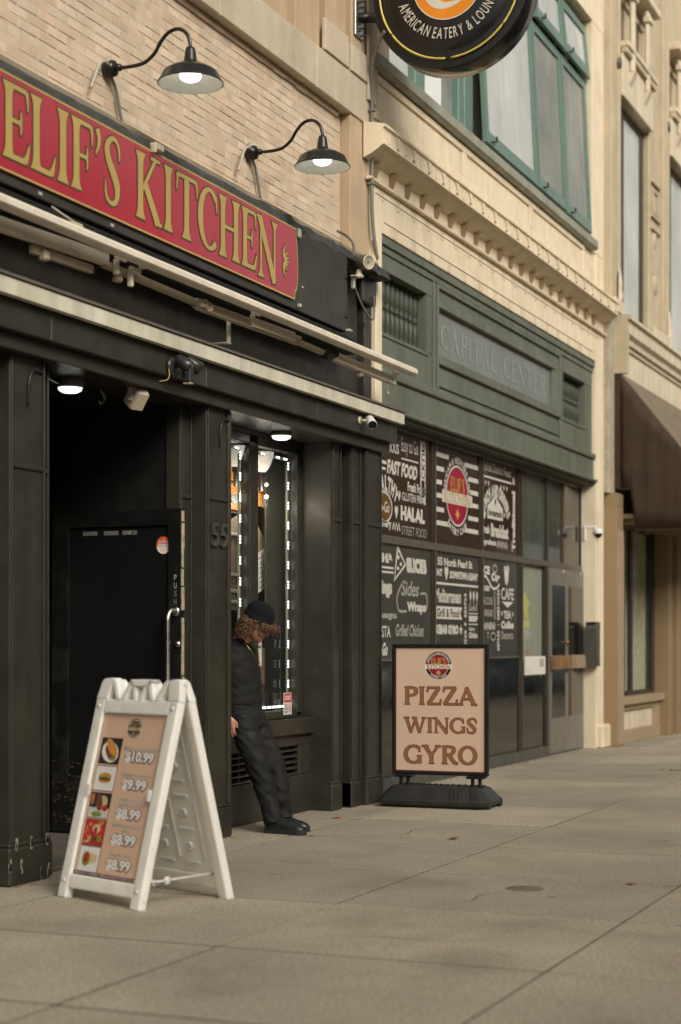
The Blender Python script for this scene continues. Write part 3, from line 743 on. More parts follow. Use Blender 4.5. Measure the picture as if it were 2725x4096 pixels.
for ch, x0, x1, lo, hi in (("E", 7.385, 7.645, 0, 0), ("L", 7.645, 7.895, 0, 0), ("I", 7.885, 8.045, 0, 0), ("F", 8.04, 8.285, 0, 0), ("'", 8.29, 8.365, .0, 0), ("S", 8.385, 8.59, 0, 0), ("K", 8.745, 9.075, 0, 0), ("I", 9.075, 9.235, 0, 0), ("T", 9.245, 9.54, 0, 0),
                           ("C", 9.545, 9.82, 0, 0), ("H", 9.82, 10.15, 0, 0), ("E", 10.16, 10.40, 0, 0), ("N", 10.40, 10.735, -.02, 0)):
    m = MB(); put_glyph(m, ch, fac(-.1145), x0, zb_ + lo, x1, zc_ + hi, .002, 0, 1, .024, .004); sgp(m, "letter", ["gold", "gold_dark"])
def leaf_orn(cx, sgn):
    m = MB(); f = fac(-.1145)
    for i, (o_, mi, w) in enumerate(((.006, 1, .002), (0, 0, .0036))):
        for k, (dx, dz, tx, tz) in enumerate(((-.03, .02, -.005, .115), (-.03, -.02, -.005, -.115), (-.02, .01, .03, .065), (-.02, -.01, .03, -.065), (-.02, 0, .065, 0), (-.02, .005, .05, .03), (-.02, -.005, .05, -.03))):
            pts = cr([(cx + sgn * dx, 3.985 + dz), (cx + sgn * (dx + (tx - dx) * .45 - .012), 3.985 + dz + (tz - dz) * .5), (cx + sgn * tx, 3.985 + tz)], 5)
            nn = len(pts); m.rib(pts, [.016 * (1 - (j / (nn - 1)) ** 1.5) + .002 for j in range(nn)], f, w + k * .0001, mi, o_)
    return m
sgp(leaf_orn(10.86, 1), "ornament", ["gold", "gold_dark"]); sgp(leaf_orn(7.26, -1), "ornament", ["gold", "gold_dark"])
m = MB(); m.box(8.985, 8.989, -.1165, -.114, 3.745, 4.255); sgp(m, "panel_joint", "card_red")
m = MB(); m.box(8.95, 9.05, -.15, -.10, 4.262, 4.305, .006); m.box(8.94, 8.96, -.15, -.115, 4.24, 4.295, .004); sgp(m, "junction_box", "ivory")
for bx_ in ((11.085, 11.125, -.125, -.098, 4.20, 4.268, .008), (11.09, 11.12, -.13, -.098, 3.70, 3.73, .006), (11.17, 11.195, -.108, -.098, 3.855, 3.872, .003), (11.98, 12.04, -.14, -.098, 3.676, 3.70, .008), (8.5, 8.53, -.105, -.098, 3.70, 3.718), (7.75, 7.78, -.105, -.098, 3.70, 3.718)):
    sgp(MB().box(*bx_), "clip", "conduit")
m = MB()
for z in (3.80, 4.10): m.tube([(12.0, -.101, z - .02), (12.0, -.101, z + .02)], .008, 8)
sgp(m, "slot", "black_deep")

# --- gooseneck lamps
def gooseneck():
    t = thing("gooseneck_lamp", "", "lamp")
    m = MB(); back = lambda x, y, z: (x, .185 - z, y)
    m.lathe([(0, .0), (.055, .0), (.057, .012), (.052, .022), (.05, .05), (.044, .062), (.02, .066)], 22, 0, back); m.build("wall_box", "lamp_black", t)
    m = MB(); path = cr([(0, .13, 0), (0, .02, -.005), (0, -.075, .005), (0, -.145, .05), (0, -.19, .115), (0, -.245, .165), (0, -.31, .175), (0, -.365, .14), (0, -.388, .08), (0, -.39, .035)], 6)
    m.tube(path, .0115, 10); m.lathe([(.0, .0), (.022, .0), (.022, .045), (.012, .05)], 14, 0, lambda x, y, z: (x, .13 - z, y)); m.build("arm", "lamp_black", t)
    sh = lambda x, y, z: (x, -.39 + y, z)
    m = MB(); m.lathe([(.012, .06), (.026, .052), (.030, .04), (.040, -.025), (.045, -.040), (.085, -.052), (.125, -.070), (.160, -.092), (.166, -.10), (.190, -.150), (.197, -.156), (.197, -.161), (.191, -.161)], 40, 0, sh)
    m.lathe([(.191, -.161), (.186, -.15), (.16, -.10), (.12, -.075), (.06, -.058), (.0, -.056)], 40, 1, sh); s_ = m.build("shade", ["lamp_black", "lamp_white"], t)
    m = MB(); m.lathe([(.0, -.150), (.03, -.147), (.055, -.136), (.066, -.12), (.064, -.10), (.05, -.08), (.03, -.065)], 24, 0, sh); m.build("bulb", "bulb", s_)
    m = MB(); m.tube(cr([(-.02, .15, .01), (-.10, .14, .012), (-.16, .14, -.03), (-.21, .14, -.12), (-.24, .15, -.19)], 5), .0095, 10); m.box(-.045, -.015, .14, .17, .03, .065, .004); m.build("conduit", "conduit", t)
    m = MB(); m.tube(cr([(.02, .165, -.04), (.07, .165, -.09), (.11, .165, -.18), (.155, .165, -.29)], 5), .010, 10); m.build("conduit", "conduit_dark", t)
    return t
g1 = gooseneck(); g1.location = (8.93, 0, 4.775); g1["label"] = "black gooseneck lamp lit on the brick wall above the word ELIF'S"; g1["group"] = "gooseneck lamps on the brick wall"
g2 = copy_tree(g1); g2.location = (10.885, 0, 4.785); g2["label"] = "black gooseneck lamp lit on the brick wall beside the stone pier"

# --- folded awning mechanism
aw = thing("awning_frame", "folded white retractable awning arms and front bar under the red sign", "awning", (9.0, -.3, 3.4))
def awp(mb, name, mats, parent=None):
    for i, v in enumerate(mb.v): mb.v[i] = (v[0] - 9.0, v[1] + .3, v[2] - 3.4)
    return mb.build(name, mats, parent or aw)
prof = [(-.345, 3.462), (-.355, 3.47), (-.355, 3.497), (-.345, 3.512), (-.30, 3.52), (-.285, 3.515), (-.285, 3.46), (-.30, 3.452)]
m = MB(); m.prism(prof, lambda u, v, w: (w, u, v), 4.4, 12.89); awp(m, "front_bar", "awning_white")
m = MB(); m.box(4.4, 12.86, -.283, -.22, 3.522, 3.534, .003); awp(m, "fabric_roll", "black_deep")
m = MB(); m.box(4.4, 12.2, -.10, .05, 3.535, 3.66, .01); awp(m, "roller_housing", "black_deep")
def arm(x0, z0, x1, z1, y, h, d, matn, name):
    m = MB(); m.add([(x0, y, z0 - h), (x0, y, z0 + h), (x1, y, z1 + h), (x1, y, z1 - h), (x0, y + d, z0 - h), (x0, y + d, z0 + h), (x1, y + d, z1 + h), (x1, y + d, z1 - h)],
                    [(0, 1, 2, 3), (7, 6, 5, 4), (0, 4, 5, 1), (1, 5, 6, 2), (2, 6, 7, 3), (3, 7, 4, 0)]); return awp(m, name, matn)
arm(4.6, 3.328, 8.30, 3.461, -.21, .034, .05, "awning_white", "folding_arm")
arm(7.6, 3.372, 8.2, 3.384, -.17, .022, .03, "awning_tan", "torsion_bar")
arm(8.29, 3.435, 9.36, 3.42, -.19, .020, .03, "awning_tan", "torsion_bar")
arm(9.50, 3.405, 10.92, 3.425, -.215, .029, .045, "awning_tan", "folding_arm")
arm(10.10, 3.42, 10.78, 3.43, -.23, .030, .045, "awning_white", "folding_arm")
arm(10.93, 3.425, 11.45, 3.418, -.19, .018, .03, "awning_tan", "torsion_bar")
arm(11.49, 3.415, 12.78, 3.405, -.215, .031, .045, "awning_white", "folding_arm")
for x, z, n in ((9.43, 3.412, 7), (11.46, 3.415, 5)):
    m = MB()
    for k in range(n):
        a = random.uniform(0, 6.28); m.tube([(x - .07 + .14 * k / n, -.235, z + .012 * math.sin(a)), (x - .04 + .14 * k / n, -.165, z + .012 * math.cos(a))], random.uniform(.018, .03), 10)
    m.box(x - .06, x + .06, -.21, -.17, z - .04, z + .03, .01); awp(m, "elbow_joint", "awning_tan" if x < 10 else "frame_black")
def hook(x, z):
    m = MB(); m.box(x - .014, x + .014, -.235, -.205, z - .055, z + .03, .004); m.box(x - .014, x + .10, -.237, -.210, z + .031, z + .062, .006); m.box(x + .06, x + .09, -.30, -.236, z + .06, z + .09, .004); awp(m, "bar_bracket", "awning_white")
for x, z in ((8.36, 3.44), (8.52, 3.40), (10.12, 3.44), (12.70, 3.42)): hook(x, z)
for x, z in ((7.66, 3.345), (8.42, 3.38), (12.05, 3.36)): m = MB(); m.box(x, x + .05, -.20, -.16, z - .02, z + .03, .006); m.tube([(x + .02, -.21, z - .005), (x + .02, -.15, z - .005)], .012, 8); awp(m, "bracket_bolt", "awning_tan")
m = MB(); m.box(10.0, 10.04, -.10, -.085, 3.28, 3.415, .003); m.box(10.0, 10.05, -.10, .09, 3.268, 3.28, .003); awp(m, "hanger", "awning_white")
m = MB(); m.tube([(12.62, -.20, 3.375), (12.622, -.20, 3.30)], .003, 6); m.lathe([(.0, .0), (.012, .004), (.008, .03), (.003, .035)], 10, 0, lambda x, y, z: (12.622 + x, -.20 + y, 3.268 + z)); awp(m, "pull_cord", "awning_tan")
m = MB(); m.tube([(7.72, -.2, 3.62), (7.80, -.29, 3.545)], .006, 6); m.box(7.78, 7.88, -.30, -.25, 3.53, 3.55, .004); awp(m, "cable_clip", "awning_tan")

# --- lights and cameras on the canopy
def clight(x, y, z, label):
    t = thing("ceiling_light", label, "lamp", (x, y, z), group="round lights under the canopy")
    MB().lathe([(.0, .075), (.080, .074), (.082, .004), (.076, .0), (.070, .002)], 24).build("rim", "light_rim", t)
    MB().lathe([(.072, .004), (.066, -.014), (.045, -.026), (.0, -.032)], 24).build("diffuser", "bulb_soft", t)
    return t
clight(8.545, .2, 2.79, "round white light glowing under the canopy over the entrance")
clight(11.30, .12, 2.812, "round white light glowing under the canopy over the shop window")
fl = thing("floodlight", "dark twin head floodlight with motion sensor on the black fascia", "floodlight", (9.15, -.137, 2.985)); fl.scale = (.78, .78, .78)
MB().lathe([(0, 0), (.075, 0), (.078, .02), (.06, .035), (0, .04)], 20, 0, lambda x, y, z: (x, -z, y)).build("back_plate", "flood_black", fl)
def head(dx, dz, rx, rz, lit):
    m = MB(); m.lathe([(.0, -.05), (.022, -.05), (.040, -.03), (.050, .03), (.056, .085), (.052, .088)], 20, 0); m.lathe([(.052, .088), (.045, .07), (.0, .066)], 20, 1)
    h = m.build("lamp_head", ["flood_black", "ivory" if lit else "black_deep"], fl); h.location = (dx, -.10, dz); h.rotation_euler = (rx, 0, rz); return h
head(-.01, .035, R(128), R(18), True); head(.15, .045, R(120), R(-38) + R(90), False)
m = MB(); m.box(.02, .10, -.16, -.085, -.125, .0, .01); m.box(.03, .09, -.155, -.09, -.137, -.125, .004, 1); sn = m.build("sensor", ["flood_black", "ivory"], fl)
m = MB(); m.tube([(.02, -.04, 0), (.10, -.10, .045)], .016, 10); m.build("bracket_arm", "flood_black", fl)
m = MB(); m.tube(cr([(-.07, -.02, -.03), (-.075, -.03, -.08), (-.11, -.03, -.12), (-.15, .02, -.135)], 5), .004, 6); m.build("wire", "gold", fl)
sp = thing("loudspeaker", "small pale box loudspeaker hanging under the black canopy edge", "loudspeaker", (9.02, .04, 2.865))
m = MB(); m.box(-.055, .055, -.012, .012, -.012, 0, .003); m.box(-.058, -.050, -.018, .018, -.10, -.006, .003); m.box(.050, .058, -.018, .018, -.10, -.006, .003); m.build("bracket", "speaker_pink", sp)
m = MB(); m.box(-.048, .048, -.05, .05, -.055, .075, .012); c_ = m.build("cabinet", "speaker_pink", sp); c_.location = (0, -.005, -.085); c_.rotation_euler = (R(38), 0, R(-20))
m = MB(); m.box(-.042, .042, -.055, -.051, -.047, .067, .002); g_ = m.build("grille", "ivory", c_)
m = MB(); m.tube([(-.062, -.0, -.085), (-.05, 0, -.085)], .014, 12); m.build("knob", "speaker_pink", sp)
bc = thing("bullet_camera", "white bullet security camera with black lens on the black fascia", "security camera", (12.17, -.137, 3.0))
m = MB(); m.lathe([(0, 0), (.03, 0), (.03, .012), (.012, .016)], 16, 0, lambda x, y, z: (x, -z, y + .02)); m.tube([(0, -.012, .02), (.0, -.06, .015)], .010, 10); m.build("mount", "ivory", bc)
m = MB(); yb = lambda a, b_, c_: (a, c_, b_); m.lathe([(0, .085), (.028, .08), (.035, .065), (.037, -.06), (.034, -.066)], 22, 0, yb); m.lathe([(.034, -.066), (.030, -.060), (.0, -.060)], 22, 1, yb)
c_ = m.build("body", ["camera_white", "lens"], bc); c_.location = (-.0, -.10, .0); c_.rotation_euler = (Vector((.74, .48, .42))).to_track_quat("Y", "Z").to_euler()
ic = thing("security_camera", "grey cylindrical camera with round perforated ivory face at the end of the sign", "security camera", (12.27, -.12, 4.265)); ic.scale = (.86, .86, .86)
m = MB(); m.lathe([(0, .10), (.060, .095), (.068, .08), (.070, -.085), (.066, -.09)], 26); c_ = m.build("body", "camera_grey", ic); c_.rotation_euler = (Vector((-.42, -.90, -.14))).to_track_quat("-Z", "Y").to_euler()
m = MB(); m.lathe([(.067, -.088), (.066, -.096), (.058, -.098), (.056, -.09), (.018, -.086), (.0, -.082)], 26); f_ = m.build("face", "ivory", c_)
m = MB()
for rr, nn in ((.026, 12), (.034, 16), (.042, 20), (.050, 24)):
    for k in range(nn): a = 6.283 * k / nn; m.ell(rr * math.cos(a), rr * math.sin(a), .0032, .0032, lambda u, v, w: (u, v, -.0915 + w), 0, 0, 6)
m.ell(0, 0, .016, .016, lambda u, v, w: (u, v, -.0905), 0, 0, 16); m.build("led_dot", "conduit_dark", f_)
m = MB(); m.lathe([(.0, -.14), (.042, -.14), (.042, -.125), (.03, -.11), (.022, -.07)], 18, 0, lambda x, y, z: (x - .02, y + .02, z)); m.box(-.14, -.02, .0, .06, -.15, -.138, .004); m.build("mount", "ivory", ic)
m = MB(); m.tube(cr([(-.05, .06, .05), (-.06, .06, .16), (-.12, .10, .225), (-.26, .13, .24)], 5), .012, 8); m.build("conduit", "conduit_dark", ic)
m = MB(); m.box(.25, .30, .185, .215, -.17, -.06, .004); m.build("junction_box", "camera_white", ic)
m = MB(); m.tube(cr([(.27, .18, -.16), (.36, .17, -.26), (.47, .16, -.345), (.58, .15, -.395), (.66, .15, -.38), (.695, .155, -.28), (.69, .16, -.16)], 7), .010, 8); m.build("cable", "conduit_dark", ic)
for x, Yc, lab in ((7.775, -.02, "thin black cable hooked over the left pier beside the entrance"), (10.0, -.04, "thin black cable hooked over the middle pier above the number 55")):
    m = MB(); pts = cr([(x, Yc, 2.58), (x, Yc - .004, 2.70), (x + .03, Yc - .006, 2.765), (x + .08, Yc - .002, 2.785), (x + .20, Yc + .03, 2.775), (x + .55, .18, 2.80), (x + .80, .25, 2.82)], 6)
    o = m.tube(pts, .007, 8).build("cable", "frame_black"); tag(o, lab, "cable", "black cables on the piers")
m = MB(); m.tube(cr([(8.92, .22, 2.83), (8.96, .22, 2.80), (8.96, .22, 2.77), (8.92, .22, 2.75), (8.90, .22, 2.765)], 5), .009, 8); m.box(8.86, 9.02, .20, .24, 2.845, 2.866, .003)
tag(m.build("ceiling_hook", "conduit_dark"), "dark metal hook hanging from the entrance soffit beside the round light", "hook")

# --- conduit down the party line
m = MB(); pts = [(12.70, -.02, 6.16), (12.66, .02, 6.08)]
m.tube(cr([(12.735, -.13, 6.22), (12.78, -.06, 6.16), (12.86, .03, 6.02), (12.935, .06, 5.86), (12.955, .07, 5.70), (12.955, .07, 5.2), (12.955, .07, 4.85), (12.985, .06, 4.6), (13.02, .05, 4.46)], 6), .015, 10)
for z in (5.66, 5.06): m.box(12.932, 12.978, .045, .115, z, z + .022, .004)
tag(m.build("electrical_conduit", "conduit_dark"), "thin grey electrical conduit running down the party line from the round sign", "conduit")

# --- round projecting sign
XD = 12.75
ds = thing("projecting_sign", "round black projecting sign with orange disc and AMERICAN EATERY & LOUNGE lettering", "sign", (XD, -.675, 6.52))
sd_ = lambda u, v, w: (-w, -u, v)
m = MB(); m.lathe([(.0, .0), (.645, .0), (.660, .004), (.664, .012)], 72, 0, lambda x, y, z: (z, -x, y)); m.lathe([(.664, .012), (.672, .03), (.672, .235), (.660, .25), (.0, .25)], 72, 1, lambda x, y, z: (z, -x, y))
m.build("drum", ["disc_black", "disc_rim"], ds)
m = MB(); m.lathe([(.0, .045), (.30, .042), (.44, .030), (.505, .012), (.52, .0005)], 64, 0, lambda x, y, z: (-z, -x, y)); m.build("raised_face", "disc_black", ds)
m = MB(); m.ell(0, 0, .285, .285, sd_, .0475, 0, 64); m.ring(0, 0, .292, .292, .008, sd_, .0478, 1, 64)
pts = [(-.13, .02, .05), (-.15, -.06, .05), (-.11, -.14, .04), (-.02, -.178, .026), (.09, -.155, .014), (.16, -.10, .003)]; q = cr(pts, 6)
m.rib([(a[0], a[1]) for a in q], [max(a[2], .002) for a in q], sd_, .0484, 1); m.ring(0, .02, .14, .14, .045, sd_, .0486, 1, 40, 20, 200)
m.build("orange_disc", ["disc_orange", "disc_letter"], ds)
m = MB(); m.arc_text("AMERICAN EATERY & LOUNGE", lambda u, v, w: (-w - .036 + .0, -u, v), 0, 0, .392, .392, 196, 344, .092, .002, 0, .0, True, .86); m.build("lettering", "disc_letter", ds)
m = MB(); pts = [(-.022, -.588 * math.cos(R(a)), .588 * math.sin(R(a))) for a in [-88 + 356 * k / 90 for k in range(91)]]
m.tube(pts, .0085, 8); m.build("neon_tube", "neon_tube", ds)
m = MB()
for a in (-40, 20, 90, 160, 215, 268): m.box(-.03, .0, -.588 * math.cos(R(a)) - .008, -.588 * math.cos(R(a)) + .008, .588 * math.sin(R(a)) - .008, .588 * math.sin(R(a)) + .008)
m.build("tube_clip", "vinyl_black", ds)
m = MB(); m.tube([(.03, .775, -.145), (.06, .55, -.155)], .042, 16); m.build("support_arm", "frame_black", ds)
m = MB(); m.box(-.08, .09, .773, .789, -.31, .03, .004); m.build("wall_plate", "steel", ds)
m = MB()
for y in (-.28, -.22, -.05, .0):
    for x in (-.05, .06): m.tube([(x, .772, y), (x, .735, y)], .007, 6)
m.build("bolt", "frame_black", ds)

# ================================================================== CREAM BUILDING with the green shop front
cb = thing("cream_building", "cream painted building with green CAPITAL CENTER panel, moulded cornice and teal windows", "building")
X0, X1 = 13.26, 20.36          # clear opening of the shop front
MB().box(13.001, 13.255, .10, .9, 2.78, 5.10, .006).build("end_pier", "cream_paint", cb)
MB().box(13.0, 13.13, .055, .0995, 2.80, 4.62, .006).build("end_strip", "cream_paint", cb)
MB().box(13.001, 13.255, .30, .9, 0, 2.78).build("end_pier", "bronze", cb)
MB().box(13.256, X1, .10, .9, 4.735, 5.10, .004).build("frieze_wall", "cream_paint", cb)
# right pier and its foot
MB().box(X1 + .001, 20.74, .10, .9, 0.0, 6.05, .006).build("pier", "cream_paint", cb); MB().box(20.18, 20.74, .101, .9, 6.051, 8.85, .006).build("window_pier", "cream_paint", cb)
MB().box(20.40, 20.78, .02, .40, 0, .29, .02).build("pier_foot", "cream_paint", cb)
m = MB()
for x0, x1, z in ((13.3, 20.2, 4.83), (13.1, 20.5, 5.035)): m.box(x0, x1, .092, .0998, z, z + .010, .002)
m.build("incised_band", "cream_paint", cb)
orn = None
def ornament(x, z):
    global orn
    if orn is None:
        mb = MB()
        for sgn in (-1, 1):
            pts = cr([(sgn * .018, .055), (sgn * .042, .03), (sgn * .020, .0), (sgn * .045, -.03), (sgn * .022, -.05)], 4); mb.rib(pts, [.006] * len(pts), fac(0), .0, 0)
        mb.box(-.008, .008, -.003, .0, -.06, -.045); orn = mb.build("relief_ornament", "tan_stone", cb); o = orn
    else: o = inst(orn, cb)
    o.location = (x, .0975, z)
for k in range(15): ornament(13.55 + k * .465, 4.79)
for k in range(19): ornament(13.25 + k * .375, 5.05)
# cornice: bed mould, brackets, cove, lip, top wash
MB().prism([(.10, 5.1005), (.06, 5.105), (.055, 5.125), (.10, 5.125)], lambda u, v, w: (w, u, v), 12.90, 20.80).build("bed_mould", "cream_paint", cb)
MB().box(12.96, 20.74, .101, .9, 5.1255, 5.53).build("cornice_wall", "cream_paint", cb)
MB().prism([(.10, 5.262), (.04, 5.285), (-.02, 5.318), (-.065, 5.350), (-.085, 5.352), (-.085, 5.366), (-.070, 5.372), (-.070, 5.485), (-.092, 5.495), (-.092, 5.515), (.10, 5.555)], lambda u, v, w: (w, u, v), 12.84, 20.78).build("cornice", "cream_paint", cb)
br0 = None
for k in range(20):
    x = 13.06 + k * .3745
    if br0 is None:
        mb = MB(); mb.prism([(.10, 5.15), (.078, 5.15), (.05, 5.235), (.045, 5.262), (.10, 5.262)], lambda u, v, w: (w, u, v - 5.2), -.026, .026, 1); br0 = mb.build("bracket", ["cream_paint", "cornice_brown"], cb); o = br0
    else: o = inst(br0, cb)
    o.location = (x, 0, 5.2)
dr = None
for k in range(21):
    x = 12.98 + k * .3745
    if dr is None:
        mb = MB(); mb.box(-.012, .012, -.080, -.0702, -.048, .048, .004); mb.prism([(-.05, .050), (.05, .050), (.0, -.015)], lambda u, v, w: (u + .19, -.0702 - w, v), 0, .012); dr = mb.build("lip_ornament", "cream_paint", cb); o = dr; rs = MB().lathe([(0, .018), (.015, .012), (.018, 0)], 10, 0, lambda a, b_, c_: (.19 + a, -.0702 - c_, -.045 + b_)).build("lip_rosette", "cornice_brown", cb); o2 = rs
    else: o = inst(dr, cb); o2 = inst(rs, cb)
    o.location = (x, 0, 5.43); o2.location = (x, 0, 5.43)
# parapet panels, sill
MB().box(13.0, X1, .12, .9, 5.53, 6.06).build("apron_wall", "cream_paint", cb)
for x0, x1 in ((13.15, 15.34), (15.46, 17.55), (17.67, 19.76)):
    m = MB(); d = .02
    m.box(x0 - .06, x1 + .06, .098, .119, 5.98, 6.04, .004); m.box(x0 - .06, x1 + .06, .098, .119, 5.66, 5.745, .004); m.box(x0 - .06, x0, .0985, .119, 5.746, 5.979, .004); m.box(x1, x1 + .06, .0985, .119, 5.746, 5.979, .004)
    m.build("apron_panel", "cream_paint", cb)
for a, c_ in zip((13.02, 14.8, 16.4, 18.0, 19.3), (14.795, 16.395, 17.995, 19.295, 20.20)):
    MB().prism([(.40, 6.20), (.035, 6.165), (.03, 6.075), (.055, 6.055), (.40, 6.055)], lambda u, v, w: (w, u, v), a, c_).build("sill", "sill_grey", cb)
MB().box(13.0, 13.42, .10, .9, 6.061, 8.85, .006).build("window_pier", "cream_paint", cb)
MB().box(12.9, 13.10, .075, .0995, 5.75, 8.85, .006).build("window_pier", "limestone", cb)
MB().box(13.0, 20.74, .099, .9, 8.851, 9.8).build("upper_wall", "cream_paint", cb)
# teal windows: transom lights above, side hung sashes below, some standing open
wf = MB()
for x, w_ in ((13.421, .10), (14.42, .26), (15.62, .14), (15.80, .26), (17.80, .10), (18.98, .10), (20.08, .10)): wf.box(x, x + w_, .24, .36, 6.19, 8.85, .008)
wf.box(13.43, 20.17, .235, .36, 8.02, 8.12, .008); wf.box(13.43, 20.17, .25, .36, 6.19, 6.25, .008); wf.box(13.43, 20.17, .24, .36, 8.78, 8.849, .008)
wf.build("window_frame", "teal_paint", cb)
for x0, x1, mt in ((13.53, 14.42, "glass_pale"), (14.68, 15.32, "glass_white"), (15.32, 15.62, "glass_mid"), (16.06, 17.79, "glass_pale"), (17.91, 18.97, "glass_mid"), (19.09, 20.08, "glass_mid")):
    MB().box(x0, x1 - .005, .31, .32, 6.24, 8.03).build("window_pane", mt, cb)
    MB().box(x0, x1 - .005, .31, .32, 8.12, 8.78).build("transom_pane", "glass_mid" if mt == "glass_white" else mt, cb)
def sash(x0, x1, z0, z1, mt, tilt=0., hinge='top', frame=.095):
    s_ = MB(); hz = z1 if hinge == 'top' else z0
    mp = lambda u, v, w: (u, .225 - w - (hz - v) * tilt, v)
    s_.prism([(x0, z0), (x1, z0), (x1, z0 + frame * 1.3), (x0, z0 + frame * 1.3)], mp, 0, .045); s_.prism([(x0, z1 - frame), (x1, z1 - frame), (x1, z1), (x0, z1)], mp, 0, .045)
    s_.prism([(x0, z0 + frame * 1.3), (x0 + frame, z0 + frame * 1.3), (x0 + frame, z1 - frame), (x0, z1 - frame)], mp, .001, .044); s_.prism([(x1 - frame, z0 + frame * 1.3), (x1, z0 + frame * 1.3), (x1, z1 - frame), (x1 - frame, z1 - frame)], mp, .001, .044)
    f = s_.build("sash", "teal_paint", cb)
    MB().prism([(x0 + frame, z0 + frame * 1.3), (x1 - frame, z0 + frame * 1.3), (x1 - frame, z1 - frame), (x0 + frame, z1 - frame)], mp, .015, .024).build("glass", mt, f)
    h = MB(); zz = z0 + .03; h.tube([mp(x0 + .15, zz, .045), mp(x0 + .15, zz, .08), mp(x0 + .21, zz + .02, .085), mp(x0 + .22, zz + .07, .08)], .010, 6); h.build("stay", "frame_black", f)
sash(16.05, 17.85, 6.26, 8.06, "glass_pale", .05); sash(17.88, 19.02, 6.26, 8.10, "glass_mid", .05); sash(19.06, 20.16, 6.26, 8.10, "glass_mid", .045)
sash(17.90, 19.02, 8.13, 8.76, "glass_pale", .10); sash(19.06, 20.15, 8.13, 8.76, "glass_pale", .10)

# green timber frieze of the shop front
gy = .15
def gbox(x0, x1, z0, z1, y=gy, b=.006, name="green_board", mt="green_paint", back=.40):
    return MB().box(x0, x1, y, back, z0, z1, b).build(name, mt, cb)
gbox(X0, X1, 4.66, 4.7345, .115, .006, "head_mould"); gbox(X0, X1, 4.60, 4.6595, .135, .006, "head_mould")
# left and right grille panels
def grille(x0, x1, ox0, ox1, oz0, oz1):
    gbox(x0, x1, oz1, 4.5995); gbox(x0, x1, 3.57, oz0)
    gbox(x0, ox0, oz0 + .001, oz1 - .001); gbox(ox1, x1, oz0 + .001, oz1 - .001)
    g = MB(); g.box(ox0, ox1, .46, .49, oz0, oz1); g = g.build("grille", "black_deep", cb)
    fr = MB()
    for a, c_, d, e in ((ox0 - .03, ox1 + .03, oz1 - .001, oz1 + .03), (ox0 - .03, ox1 + .03, oz0 - .03, oz0 + .001), (ox0 - .03, ox0 + .001, oz0, oz1), (ox1 - .001, ox1 + .03, oz0, oz1)): fr.box(a, c_, .138, .149, d, e, .003)
    fr.build("grille_frame", "green_paint", g)
    H_ = oz1 - oz0; pr = [(.018, 0), (.030, .01), (.030, .035), (.022, .045), (.034, .06), (.030, .08), (.040, .16), (.046, .27), (.038, .40), (.024, .46), (.040, .485), (.040, .515), (.024, .54), (.038, .60), (.046, .73), (.034, .86), (.024, .92), (.034, .945), (.034, .965), (.018, 1)]
    first = None; n = round((ox1 - ox0) / .115)
    for k in range(n):
        x = ox0 + .055 + k * (ox1 - ox0 - .11) / (n - 1)
        if first is None: first = MB().lathe([(r_, z * H_) for r_, z in pr], 14).build("baluster", "green_dark", g); o = first
        else: o = inst(first, g)
        o.location = (x, .25, oz0)
grille(13.262, 14.62, 13.34, 14.46, 3.925, 4.455); grille(18.93, X1 - .002, 19.0, 20.0, 3.89, 4.42)
for x0, x1 in ((14.621, 14.66), (14.72, 14.755), (18.855, 18.89)): gbox(x0, x1, 3.585, 4.599, .128, .005, "stile")
gbox(14.661, 14.719, 3.585, 4.599, .165, .003, "stile"); gbox(18.891, 18.929, 3.585, 4.599, .165, .003, "stile")
gbox(14.756, 18.854, 4.47, 4.599, .152, .004, "sign_surround"); gbox(14.756, 18.854, 3.585, 3.86, .152, .004, "sign_surround")
gbox(14.756, 18.854, 4.56, 4.598, .125, .006, "sign_surround"); gbox(14.80, 18.70, 4.39, 4.469, .135, .006, "sign_surround")
gbox(14.76, 18.85, 3.861, 3.945, .118, .006, "sign_surround"); gbox(18.60, 18.854, 3.946, 4.469, .15, .004, "sign_surround"); gbox(14.756, 14.80, 3.946, 4.469, .15, .004, "sign_surround"); gbox(14.756, 18.854, 3.66, 3.69, .134, .005, "sign_surround")
MB().box(14.801, 18.599, .185, .20, 3.94, 4.40).build("sign_glass", "sign_glass", cb)
sgl = [o for o in cb.children if o.name == "sign_glass"][0]
for st, u0, u1 in (("CAPITAL", 14.92, 16.68), ("CENTER", 16.86, 18.45)):
    ws = [glyph(c_)[0] for c_ in st]; u = u0
    for c_, a in zip(st, ws):
        d = (u1 - u0) * a / sum(ws); m = MB(); put_glyph(m, c_, fac(.1845), u + d * .06, 4.055, u + d * .94, 4.27, .002, 0); m.build("letter", "letter_faint", sgl); u += d
# ledges below
gbox(X0, X1, 3.540, 3.605, .10, .010, "ledge", "green_paint", .398); gbox(X0, X1, 3.29, 3.539, .13, .006); gbox(X0, X1, 3.255, 3.289, .075, .010, "ledge")
MB().box(X0, X1, .12, .44, 3.225, 3.2545).build("soffit", "green_dark", cb)

